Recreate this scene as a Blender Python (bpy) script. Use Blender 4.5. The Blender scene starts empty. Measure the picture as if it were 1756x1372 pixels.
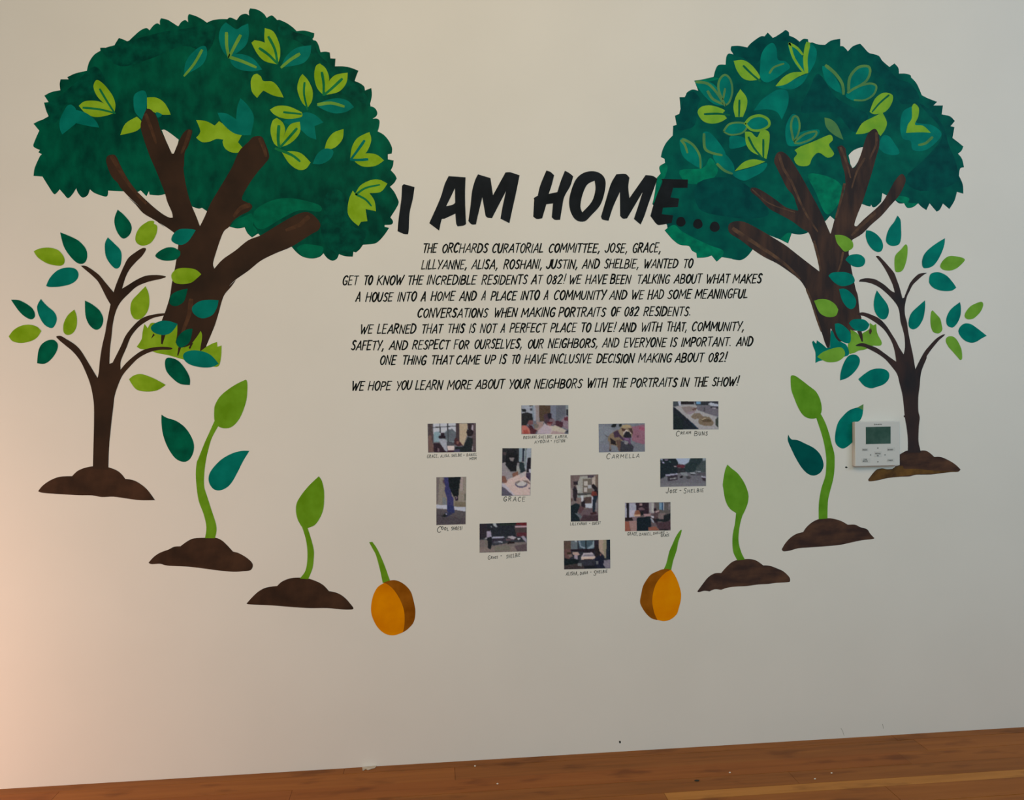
import bpy, math, random, re
import numpy as np
from mathutils import Vector, Matrix
from mathutils.geometry import delaunay_2d_cdt
random.seed(7)
scn = bpy.context.scene
COL = scn.collection

# ------------------------------------------------------------------ camera
W, H, F = 1756, 1372, 1350.0
DIST, EYE = 1.95, 1.75                       # metres from the painted wall, eye height
YAW, PITCH, ROLL = math.radians(5.6115), math.radians(1.0), math.radians(0.8)
fw = Vector((math.sin(YAW) * math.cos(PITCH), math.cos(YAW) * math.cos(PITCH), -math.sin(PITCH)))
r0 = Vector((math.cos(YAW), -math.sin(YAW), 0)); u0 = r0.cross(fw)
RT = r0 * math.cos(ROLL) - u0 * math.sin(ROLL)
UP = r0 * math.sin(ROLL) + u0 * math.cos(ROLL)
cam = bpy.data.objects.new('camera', bpy.data.cameras.new('camera'))
COL.objects.link(cam)
M = Matrix((RT, UP, -fw)).transposed().to_4x4()
M.translation = Vector((0, -DIST, EYE))
cam.matrix_world = M
cam.data.sensor_width = 36; cam.data.lens = 36 * F / W
cam.data.clip_start = 0.02
scn.camera = cam

# ------------------------------------------------------------------ light
vs = scn.view_settings
vs.view_transform = 'Standard'; vs.look = 'None'; vs.gamma = 1; vs.use_curve_mapping = False
vs.exposure = 0.0
world = bpy.data.worlds.new('world'); scn.world = world; world.use_nodes = True
world.node_tree.nodes['Background'].inputs[0].default_value = (0.57, 0.46, 0.36, 1)
world.node_tree.nodes['Background'].inputs[1].default_value = 0.33

def area(name, loc, target, sx, sy, power, col):
    l = bpy.data.lights.new(name, 'AREA'); l.shape = 'RECTANGLE'; l.size = sx; l.size_y = sy
    l.energy = power; l.color = col
    o = bpy.data.objects.new(name, l); COL.objects.link(o); o.location = loc
    o.rotation_euler = (Vector(target) - Vector(loc)).to_track_quat('-Z', 'Y').to_euler()
    return o
area('warm_ceiling_light', (0.0, -1.7, 3.1), (-0.15, 0, 1.7), 1.6, 0.8, 13.3, (1.0, 0.62, 0.23))
area('neutral_ceiling_light', (2.5, -2.2, 3.0), (1.0, 0, 1.6), 1.6, 0.8, 19.3, (0.76, 0.85, 0.98))
area('far_fill_light', (0.3, -3.9, 2.6), (0.3, 0, 1.5), 2.5, 1.2, 35.0, (0.37, 0.84, 0.98))  # added fill far behind the camera, strength and tint fitted to the wall tones
area('warm_lamp_light', (-1.95, -0.75, 1.15), (-1.2, 0, 1.1), 0.3, 0.4, 13.4, (1.0, 0.586, 0.394))

# ------------------------------------------------------------------ helpers
def s2l(c):
    c = c / 255.0
    return c / 12.92 if c <= 0.04045 else ((c + 0.055) / 1.055) ** 2.4
# light reaching the left, middle and right of the wall: colours were read off the photograph
ILL = {'L': (0.69, 0.58, 0.43), 'R': (0.59, 0.58, 0.50), 'M': (0.63, 0.58, 0.47)}
def alb(rgb, side='L'):
    return tuple(min(0.9, s2l(v) / i) for v, i in zip(rgb, ILL[side])) + (1,)

def mat(name, c1, c2=None, scale=30, rough=0.55, stretch=(1, 1, 1), detail=5, bump=0.0, lo=.35, hi=.65, spec=.03, big=None):
    m = bpy.data.materials.new(name); m.use_nodes = True
    nt = m.node_tree; b = nt.nodes['Principled BSDF']
    b.inputs['Roughness'].default_value = rough
    b.inputs['Specular IOR Level'].default_value = spec
    b.inputs['Base Color'].default_value = c1
    if c2 is not None or bump:
        tc = nt.nodes.new('ShaderNodeTexCoord'); mp = nt.nodes.new('ShaderNodeMapping')
        mp.inputs['Scale'].default_value = stretch
        nz = nt.nodes.new('ShaderNodeTexNoise'); nz.inputs['Scale'].default_value = scale
        nz.inputs['Detail'].default_value = detail
        nt.links.new(tc.outputs['Object'], mp.inputs[0]); nt.links.new(mp.outputs[0], nz.inputs['Vector'])
        if c2 is not None:
            r = nt.nodes.new('ShaderNodeValToRGB')
            r.color_ramp.elements[0].position = lo; r.color_ramp.elements[0].color = c1
            r.color_ramp.elements[1].position = hi; r.color_ramp.elements[1].color = c2
            fac = nz.outputs['Fac']
            if big:
                n2 = nt.nodes.new('ShaderNodeTexNoise'); n2.inputs['Scale'].default_value = big
                n2.inputs['Detail'].default_value = 2
                nt.links.new(tc.outputs['Object'], n2.inputs['Vector'])
                mx = nt.nodes.new('ShaderNodeMix'); mx.inputs[0].default_value = .5
                nt.links.new(nz.outputs['Fac'], mx.inputs[2]); nt.links.new(n2.outputs['Fac'], mx.inputs[3])
                fac = mx.outputs[0]
            nt.links.new(fac, r.inputs[0]); nt.links.new(r.outputs[0], b.inputs['Base Color'])
        if bump:
            bp = nt.nodes.new('ShaderNodeBump'); bp.inputs['Strength'].default_value = bump
            bp.inputs['Distance'].default_value = 0.002
            nt.links.new(nz.outputs['Fac'], bp.inputs['Height']); nt.links.new(bp.outputs[0], b.inputs['Normal'])
    return m

def empty(name, loc, label, cat, group=None):
    o = bpy.data.objects.new(name, None); o.location = loc; o.empty_display_size = .05
    COL.objects.link(o); o['label'] = label; o['category'] = cat
    if group: o['group'] = group
    return o
def depth_of(p): return 0 if p is None else 1 + depth_of(p.parent)
def base_of(p):
    v = Vector((0, 0, 0))
    while p is not None: v = v + p.location; p = p.parent
    return v
def link(name, verts, faces, m, parent=None, label=None, smooth=False):
    off = base_of(parent)
    me = bpy.data.meshes.new(name)
    me.from_pydata([tuple(Vector(v) - off) for v in verts], [], faces)
    me.materials.append(m); me.update()
    if smooth:
        for p in me.polygons: p.use_smooth = True
    o = bpy.data.objects.new(name, me); COL.objects.link(o); o.parent = parent
    if label: o['label'] = label
    return o

# points read off enlarged views of the photograph: view letter -> (left, top, magnification)
V = {}
for k, x, y, w in [('a',40,0,360),('b',360,0,360),('c',40,200,360),('d',360,200,360),('e',0,340,300),('f',200,340,300),
                   ('g',0,540,300),('h',200,540,300),('i',1100,30,360),('j',1360,30,360),('k',1100,200,360),('l',1360,200,360),
                   ('m',1380,350,180),('n',1530,350,180),('o',1380,470,180),('p',1530,470,180),('q',1380,570,240),('r',1440,680,240),
                   ('s',40,620,300),('t',220,740,300),('u',420,800,240),('v',400,920,360),('w',1080,780,300),('x',1080,880,240),
                   ('y',1300,630,240),('z',1300,780,240),('P1',715,710,120),('P2',880,680,120),('P3',1010,710,120),('P4',1135,670,120),
                   ('P8',1115,770,120),('P9',1055,850,120),('P10',805,885,120),('P11',950,910,120)]:
    V[k] = (x, y, 1646.0 / w)
V['A'] = (660, 270, 1756 / 300.); V['B'] = (900, 270, 1756 / 360.)
V['P5'] = (845, 760, 1497 / 120.); V['P6'] = (730, 810, 1497 / 120.); V['P7'] = (950, 805, 1497 / 120.)
V['T'] = (1440, 700, 1486 / 130.); V['X'] = (0, 0, 1.0)

def on_wall(px, py, y=0.0):
    """the point of the plane Y = y that is seen at photograph position px, py"""
    d = fw * F + RT * (px - W / 2) - UP * (py - H / 2)
    t = (y + DIST) / d.y
    return Vector((d.x * t, y, EYE + d.z * t))

def parse(s):
    """'a: x,y x,y* b: x,y' -> [(px, py, is_corner)]"""
    out = []; cur = V['X']
    for tok in s.split():
        if tok.endswith(':'): cur = V[tok[:-1]]; continue
        c = tok.endswith('*'); x, y = tok.rstrip('*').split(',')
        out.append((cur[0] + float(x) / cur[2], cur[1] + float(y) / cur[2], c))
    return out
def cr(p0, p1, p2, p3, n):
    r = []
    for i in range(n):
        t = i / n
        r.append(tuple(0.5 * ((2 * b) + (-a + c) * t + (2 * a - 5 * b + 4 * c - d) * t * t + (-a + 3 * b - 3 * c + d) * t ** 3)
                       for a, b, c, d in zip(p0, p1, p2, p3)))
    return r
def smooth_closed(pts, n=4):
    L = len(pts); out = []
    for i in range(L):
        a, b, c, d = pts[i - 1], pts[i], pts[(i + 1) % L], pts[(i + 2) % L]
        p0 = b[:2] if b[2] else a[:2]; p3 = c[:2] if c[2] else d[:2]
        if b[2] and c[2]: out.append(b[:2]); continue
        out += cr(p0, b[:2], c[:2], p3, n)
    return out
def smooth_open(pts, n=4):
    pts = [p[:2] for p in pts]; out = []
    for i in range(len(pts) - 1):
        out += cr(pts[max(i - 1, 0)], pts[i], pts[i + 1], pts[min(i + 2, len(pts) - 1)], n)
    return out + [pts[-1]]

PAINT = 0.4      # coats of paint and paper are a few tenths of a millimetre thick
def prism(loops2d, h, thick=0.0003):
    """outline (+ holes) given in photograph positions -> solid coat of paint, front face h in front of the wall"""
    loops = [[on_wall(x, y) for x, y in l] for l in loops2d]
    flat = [Vector((p.x, p.z, 0)) for l in loops for p in l]
    h *= PAINT; thick *= PAINT
    n = len(flat); edges = []; k = 0
    for l in loops:
        m = len(l); edges += [(k + i, k + (i + 1) % m) for i in range(m)]; k += m
    cv, _, cf, _, _, _ = delaunay_2d_cdt([p.to_2d() for p in flat], edges, [], 1, 1e-7)
    y0, y1 = -max(h - thick, 0.00002), -h
    verts = [(p.x, y1, p.y) for p in cv]; faces = []
    for t in cf:
        A, B, C = (cv[i] for i in t[:3]); c = (A + B + C) / 3
        if winding(loops[0], c.x, c.y) and not any(winding(q, c.x, c.y) for q in loops[1:]):
            faces.append(tuple(t) if (B - A).cross(C - A) > 0 else tuple(reversed(t)))
    for l in loops:
        k = len(verts); m = len(l)
        verts += [(p.x, y1, p.z) for p in l] + [(p.x, y0, p.z) for p in l]
        faces += [(k + i, k + (i + 1) % m, k + (i + 1) % m + m, k + i + m) for i in range(m)]
    return verts, faces
def winding(l, x, y):
    w = 0
    for i in range(len(l)):
        a, b = l[i - 1], l[i]
        if a.z <= y < b.z:
            if (b.x - a.x) * (y - a.z) - (x - a.x) * (b.z - a.z) > 0: w += 1
        elif b.z <= y < a.z:
            if (b.x - a.x) * (y - a.z) - (x - a.x) * (b.z - a.z) < 0: w -= 1
    return w != 0
def shape(name, s, h, m, parent, label=None, holes=(), n=4):
    loops = [smooth_closed(parse(s), n)] + [smooth_closed(parse(q), n) for q in holes]
    v, f = prism(loops, h)
    return link(name, v, f, m, parent, label)
def ribbon(pts, w0, w1=None, h=.001, thick=.0002, caps=True):
    """brush stroke along photograph positions, width in photograph pixels"""
    if w1 is None: w1 = w0
    n = len(pts); L = []; R_ = []; h *= PAINT; thick *= PAINT
    for i, p in enumerate(pts):
        a = pts[max(i - 1, 0)]; b = pts[min(i + 1, n - 1)]
        dx, dy = b[0] - a[0], b[1] - a[1]; q = math.hypot(dx, dy) or 1
        w = (w0 + (w1 - w0) * i / max(n - 1, 1)) / 2
        if caps and i == 0: e = -.45
        elif caps and i == n - 1: e = .45
        else: e = 0
        k = .75 if e else 1
        px, py = p[0] + dx / q * e * w * 1.3, p[1] + dy / q * e * w * 1.3
        L.append((px - dy / q * w * k, py + dx / q * w * k)); R_.append((px + dy / q * w * k, py - dx / q * w * k))
    vs_, fs = [], []
    for l, r in zip(L, R_):
        a = on_wall(*l); b = on_wall(*r)
        vs_ += [(a.x, -h, a.z), (b.x, -h, b.z), (a.x, -h + thick, a.z), (b.x, -h + thick, b.z)]
    for i in range(n - 1):
        k = 4 * i
        fs += [(k, k + 4, k + 5, k + 1), (k, k + 2, k + 6, k + 4), (k + 1, k + 5, k + 7, k + 3)]
    fs += [(0, 1, 3, 2), (4 * n - 4, 4 * n - 2, 4 * n - 1, 4 * n - 3)]
    return vs_, fs
def merge(lst):
    V_, F_ = [], []
    for v, f in lst:
        k = len(V_); V_ += v; F_ += [tuple(i + k for i in q) for q in f]
    return V_, F_
def box(x0, x1, y0, y1, z0, z1):
    v = [(x0,y0,z0),(x1,y0,z0),(x1,y1,z0),(x0,y1,z0),(x0,y0,z1),(x1,y0,z1),(x1,y1,z1),(x0,y1,z1)]
    return v, [(0,3,2,1),(4,5,6,7),(0,1,5,4),(1,2,6,5),(2,3,7,6),(3,0,4,7)]
def strokes(s):
    """'w: x,y x,y | x,y x,y' -> list of open polylines"""
    out = []; head = s.split()[0]
    for part in s[len(head):].split('|'): out.append(parse(head + ' ' + part))
    return out

# ------------------------------------------------------------------ materials
WALL = mat('wall_paint', (.80, .79, .765, 1), (.83, .82, .795, 1), 3, .6, bump=.05, spec=.25)
nt = WALL.node_tree
CL = mat('deep_green_paint', alb((0, 46, 32)), alb((0, 80, 52)), 38, .5, detail=9, lo=.38, hi=.66, big=5, stretch=(1, 1, .6))
CRr = mat('blue_green_paint', alb((0, 58, 53), 'R'), alb((0, 86, 68), 'R'), 26, .5, detail=8, lo=.42, hi=.70, big=5)
GREENS = {
 'DL': mat('dark_leaf_paint_left', alb((0, 58, 38)), alb((0, 80, 52)), 25, .5),
 'TL': mat('teal_leaf_paint_left', alb((0, 84, 66)), alb((4, 98, 78)), 25, .5),
 'LL': mat('lime_leaf_paint_left', alb((98, 124, 10)), alb((118, 142, 26)), 25, .5),
 'DR': mat('dark_leaf_paint_right', alb((0, 60, 56), 'R'), alb((0, 72, 64), 'R'), 25, .5),
 'TR': mat('teal_leaf_paint_right', alb((0, 86, 76), 'R'), alb((0, 104, 88), 'R'), 25, .5),
 'LR': mat('lime_leaf_paint_right', alb((84, 126, 36), 'R'), alb((98, 142, 46), 'R'), 25, .5),
 'YR': mat('bright_lime_paint_right', alb((88, 134, 38), 'R'), alb((110, 148, 40), 'R'), 25, .5),
 'YL': mat('bright_lime_paint_left', alb((108, 132, 14)), alb((124, 148, 30)), 25, .5),
 'OL': mat('olive_paint_left', alb((84, 118, 40)), alb((98, 132, 46)), 25, .5),
 'OR': mat('olive_paint_right', alb((58, 100, 60), 'R'), alb((76, 114, 58), 'R'), 25, .5),
 'VD': mat('vein_green_paint', alb((8, 82, 44)), alb((24, 100, 50)), 25, .5),
 'VR': mat('vein_dark_paint', alb((4, 72, 46), 'R'), alb((16, 86, 56), 'R'), 25, .5),
 'SL': mat('seedling_paint_left', alb((84, 116, 12)), alb((96, 130, 24)), 25, .5),
 'SR': mat('seedling_paint_right', alb((70, 116, 22), 'R'), alb((84, 130, 32), 'R'), 25, .5)}
GREENS['GL'] = GREENS['LL']; GREENS['GR'] = GREENS['LR']
NAME = {'D': 'dark green', 'T': 'teal green', 'L': 'lime green', 'Y': 'bright lime', 'O': 'olive green'}
BL = mat('brown_paint_left', alb((36, 26, 18)), alb((60, 39, 25)), 9, .5, detail=6, lo=.3, hi=.75)
BR_ = mat('brown_paint_right', alb((40, 35, 34), 'R'), alb((68, 50, 40), 'R'), 22, .5, stretch=(1.4, 1, .35), detail=7, lo=.42, hi=.74)
BS = mat('sapling_brown_right', alb((34, 34, 35), 'R'), alb((56, 42, 38), 'R'), 16, .5, stretch=(1, 1, .4), detail=6)
SO_L = mat('soil_paint_left', alb((44, 29, 19)), alb((64, 41, 26)), 18, .55, detail=7)
SO_R = mat('soil_paint_right', alb((48, 36, 32), 'R'), alb((76, 54, 40), 'R'), 26, .55, stretch=(.6, 1, 1.4), detail=8, lo=.38, hi=.7)
OR_L = mat('orange_paint_left', alb((186, 100, 0)), alb((206, 122, 0)), 12, .5)
OR_R = mat('orange_paint_right', alb((184, 104, 0), 'R'), alb((204, 124, 2), 'R'), 12, .5)
SB_L = mat('seed_brown_left', alb((112, 56, 2)), alb((132, 72, 10)), 30, .5)
SB_R = mat('seed_brown_right', alb((110, 62, 8), 'R'), alb((130, 76, 14), 'R'), 30, .5)
INK = mat('black_lettering_paint', alb((19, 21, 21), 'M'), alb((26, 28, 29), 'M'), 20, .5)
INK2 = mat('black_marker', alb((20, 20, 17), 'M'), rough=.6)
PEN = mat('grey_pen', alb((62, 60, 52), 'M'), rough=.7)

# ------------------------------------------------------------------ structure
XL, XR = -3.2, 3.6
v, f = box(XL, XR, 0, .12, 0, 3.2)
w_ = link('wall_back', v, f, WALL); w_['kind'] = 'structure'
FLOOR = mat('floor_concrete', (.25, .24, .22, 1), (.32, .30, .28, 1), 4, .6)
v, f = box(XL, XR, -4.2, .12, -.1, 0)
o = link('floor', v, f, FLOOR); o['kind'] = 'structure'

# ------------------------------------------------------------------ wooden counter: staves laid side by side
def wood(name, a, b, c):
    m = bpy.data.materials.new(name); m.use_nodes = True; nt = m.node_tree; bs = nt.nodes['Principled BSDF']
    bs.inputs['Roughness'].default_value = .42; bs.inputs['Specular IOR Level'].default_value = .12
    tc = nt.nodes.new('ShaderNodeTexCoord'); mp = nt.nodes.new('ShaderNodeMapping'); mp.inputs['Scale'].default_value = (1.6, 26, 26)
    n1 = nt.nodes.new('ShaderNodeTexNoise'); n1.inputs['Scale'].default_value = 2.2; n1.inputs['Detail'].default_value = 8
    n1.inputs['Distortion'].default_value = .6
    r = nt.nodes.new('ShaderNodeValToRGB'); e = r.color_ramp.elements
    e[0].position = .28; e[0].color = a; e[1].position = .72; e[1].color = c; q = r.color_ramp.elements.new(.5); q.color = b
    mp2 = nt.nodes.new('ShaderNodeMapping'); mp2.inputs['Scale'].default_value = (1, 3.2, 3)
    n2 = nt.nodes.new('ShaderNodeTexNoise'); n2.inputs['Scale'].default_value = 7; n2.inputs['Detail'].default_value = 3
    r2 = nt.nodes.new('ShaderNodeValToRGB'); r2.color_ramp.elements[0].position = .30; r2.color_ramp.elements[0].color = (.55, .50, .47, 1)
    r2.color_ramp.elements[1].position = .44; r2.color_ramp.elements[1].color = (1, 1, 1, 1)
    mx = nt.nodes.new('ShaderNodeMix'); mx.data_type = 'RGBA'; mx.blend_type = 'MULTIPLY'; mx.inputs[0].default_value = .8
    lk = nt.links.new
    lk(tc.outputs['Object'], mp.inputs[0]); lk(mp.outputs[0], n1.inputs['Vector']); lk(n1.outputs['Fac'], r.inputs[0])
    lk(tc.outputs['Object'], mp2.inputs[0]); lk(mp2.outputs[0], n2.inputs['Vector']); lk(n2.outputs['Fac'], r2.inputs[0])
    lk(r.outputs[0], mx.inputs[6]); lk(r2.outputs[0], mx.inputs[7]); lk(mx.outputs[2], bs.inputs['Base Color'])
    bp = nt.nodes.new('ShaderNodeBump'); bp.inputs['Strength'].default_value = .15; bp.inputs['Distance'].default_value = .001
    lk(n1.outputs['Fac'], bp.inputs['Height']); lk(bp.outputs[0], bs.inputs['Normal'])
    return m
def lin(*c): return tuple(c) + (1,)
WD = [wood('oak_mid', lin(0.276,0.094,0.018), lin(0.331,0.114,0.022), lin(0.381,0.138,0.027)),
      wood('oak_red', lin(0.258,0.082,0.014), lin(0.308,0.099,0.019), lin(0.345,0.118,0.023)),
      wood('oak_brown', lin(0.227,0.080,0.015), lin(0.283,0.098,0.020), lin(0.331,0.121,0.024)),
      wood('oak_pale', lin(0.418,0.173,0.036), lin(0.479,0.203,0.043), lin(0.529,0.229,0.050))]
ZC = on_wall(0, 1353).z
ct = empty('wooden_counter', (0.2, -.36, ZC - .04), 'warm brown wooden counter top of long narrow strips against the foot of the painted wall', 'counter')
_d = fw * F + RT * (1138 - W / 2) - UP * (1359 - H / 2); CUT = _d.x * (ZC - EYE) / _d.z     # where the pale strip begins
rows = [(.030, 2), (.062, 0), (.062, 1), (.058, 2), (.034, 3), (.070, 0), (.062, 1), (.058, 2), (.062, 0), (.058, 3), (.062, 1), (.062, 0)]
yb = 0.0; rnd = random.Random(5)
for ri, (wd, mi) in enumerate(rows):
    x = XL + .8 + (0 if ri == 0 else -rnd.uniform(0, .5))
    cuts = [XL + .6]
    if ri == 4: cuts += [-.62, CUT, 2.6]
    else:
        xx = cuts[0] + rnd.uniform(.5, 1.3)
        while xx < XR - .5: cuts.append(xx); xx += rnd.uniform(.7, 1.6)
    cuts.append(XR - .2)
    for a, b in zip(cuts, cuts[1:]):
        g = .0004; dz = rnd.uniform(-.0003, .0003)
        vv, ff = box(a + g, b - g, yb - wd + g, yb - g, ZC - .04, ZC + dz)
        m = WD[mi if ri in (0, 4) else rnd.choice([mi, mi, 0, 1, 2])]
        if ri == 4 and b < CUT + .01: m = WD[0]
        st = link('stave', vv, ff, m, ct)
    yb -= wd
DEPTH_C = -yb
v, f = box(XL + .62, XR - .22, yb + .02, -.02, ZC - .065, ZC - .041)
link('sub_top', v, f, WD[2], ct)
for i, x in enumerate((-2.2, -.6, 1.2, 3.0)):
    v, f = box(x - .02, x + .02, yb + .06, -.03, 0, ZC - .066)
    link('support_panel', v, f, WD[0], ct)

# ------------------------------------------------------------------ big trees
def leafset(parent, rows_, side):
    """each row: outline, colour key, vein strokes (or None), vein key, vein width in px"""
    for r in rows_:
        s, key = r[0], r[1]
        col = {'D': 'D', 'T': 'T', 'L': 'L', 'Y': 'Y', 'O': 'O'}[key]
        hb = (r[5] if len(r) > 5 else .0005) + .000007 * rows_ .index(r)
        lf = shape('leaf', s, hb, GREENS[key + side], parent, NAME[col] + ' leaf')
        if len(r) > 2 and r[2]:
            vk = {'V': 'VD' if side == 'L' else 'VR', 'O': 'OL' if side == 'L' else 'OR', 'T': 'T' + side, 'Y': 'Y' + side, 'L': 'L' + side}[r[3]]
            hh = hb + .0001
            for st in strokes(r[2]):
                vv, ff = ribbon(smooth_open(st), r[4], r[4] * .75, hh)
                link('vein', vv, ff, GREENS[vk], lf)

TL = empty('painted_tree', on_wall(340, 600), 'large painted tree at left, broad dark green crown beside the letter I', 'painted tree')
shape('crown', """a: 80,970* 130,945 205,925* 180,870 162,805* 198,800* 165,750* 220,722 290,708* 285,660 292,622* 355,622* 345,605* 410,575 498,555* 515,490 555,430 605,398* 602,375* 650,375 705,390* 720,345 750,298* 790,312 820,328* 870,280 920,238 965,220 990,238* 1020,200 1050,183 1072,195* 1070,165 1080,143* 1130,155 1180,185 1215,207* 1240,172 1270,158 1292,175* 1290,130 1300,110* 1350,125 1400,150 1440,178* 1480,160 1540,150
b: 137,150* 160,137 210,158* 240,120 280,108 308,122* 305,90 315,66* 370,75 420,105 445,140* 465,128 490,122 528,158* 545,155* 600,180 650,215 680,245* 740,240 818,260* 815,290 795,315* 830,320 850,350 868,410* 905,405 940,412* 945,458* 985,460* 980,520* 1040,520 1100,530 1165,555* 1150,590 1135,635* 1180,655 1210,680 1215,710* 1265,690* 1270,750 1252,832* 1290,845 1312,880 1305,910 1275,932* 1310,930 1330,950 1325,1000 1315,1030* 1360,1055 1400,1100 1428,1160 1425,1205* 1395,1210* 1395,1250* 1440,1258* 1435,1300 1418,1335*
d: 1450,455 1465,485* 1445,520 1412,550* 1445,590 1470,640 1480,675 1460,720 1415,790* 1435,820 1425,845 1370,850* 1370,865* 1405,872* 1370,925 1320,980 1280,998 1200,1005* 1175,1040 1145,1065* 1125,1060* 1120,1098* 1060,1095 1012,1078* 995,1115 960,1130 920,1110 890,1072* 860,1100 800,1113 730,1100 680,1065 640,1020* 560,960* 395,935* 378,917* 330,948* 295,915 272,868* 215,877 150,862*
c: 1440,742* 1400,715* 1375,722 1325,706* 1110,608* 1060,618 990,612* 985,585* 965,625* 920,578* 900,590* 750,585* 665,580* 662,615 640,627 560,600 522,570* 505,615 465,635 430,600 415,562* 385,610 350,640 320,610 285,570* 265,595 240,607 200,550 150,470* 80,465* 90,400 130,310* 145,295* 118,280* 130,262* 80,235 90,190 125,110*""",
      .0003, CL, TL, holes=["a: 1085,1020* 1110,1018 1160,1050 1218,1095* 1210,1130 1180,1205* 1165,1205* 1130,1130*"])
shape('trunk', """c: 650,350 660,310 700,298 730,315 770,400 820,490 870,560 905,600 1000,690 1080,755 1140,790 1172,792* 1165,750 1130,670 1110,600 1080,520 1040,420 1000,330 970,250 940,160 920,80
a: 930,940 965,860 1000,860 1030,895 1050,930 1070,1000 1085,1040 1110,1085 1165,1205* 1180,1205* 1215,1120 1250,1050 1290,1015 1325,1025 1310,1090 1290,1150 1265,1200 1260,1300
c: 1255,400 1265,480 1280,560 1300,640 1325,710 1355,780 1385,860* 1420,790 1450,720 1480,660 1540,560 1600,460 1640,390
d: 230,270 300,200 340,160 400,155 430,200 465,310 430,370 370,440 300,540 250,640 290,672 325,690 330,715 300,745 240,775 180,820 150,865 110,900 80,970 50,1060 25,1150 35,1192* 100,1120 200,1050 300,970 400,930 500,870 600,810 700,760 765,750 820,780 865,840 850,890 790,925 640,1020 520,1070 400,1130 300,1210 200,1280 150,1330
f: 1120,770 1080,830 1020,900 990,970 960,1080 930,1180
h: 900,160 870,230 845,290* 840,350* 790,345* 700,300* 655,300* 600,310* 540,250 480,180* 400,150* 430,40*
f: 460,1060 500,930 520,800 550,650 580,440 560,340* 480,280 350,200 250,140 180,60 120,0
c: 1100,860 1020,800 930,720 850,650 800,600 760,555 740,520 700,480 670,420""", .0009, BL, TL)
shape('grass', """h: 190,300* 235,230 245,160 262,85* 293,125* 320,80 360,75* 400,150* 480,180* 572,85* 570,180 555,260* 600,310* 655,300 700,280* 760,200 792,150* 805,200 790,300* 785,345* 845,300* 900,270 945,255* 950,300* 988,288* 985,380 968,470 940,490* 850,480 700,440 600,412 540,395 480,378 380,360* 300,330 230,322""",
      .0010, GREENS['LL'], TL, 'lime green tuft of grass at the foot of the trunk')
for s in ("h: 345,175* 360,190* 325,225*", "h: 420,185* 462,180* 432,278* 418,272*", "h: 582,305* 608,305* 580,387* 570,380*", "h: 700,270* 722,262* 692,322* 678,312*"):
    shape('root', s, .0013, BL, TL)
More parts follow.
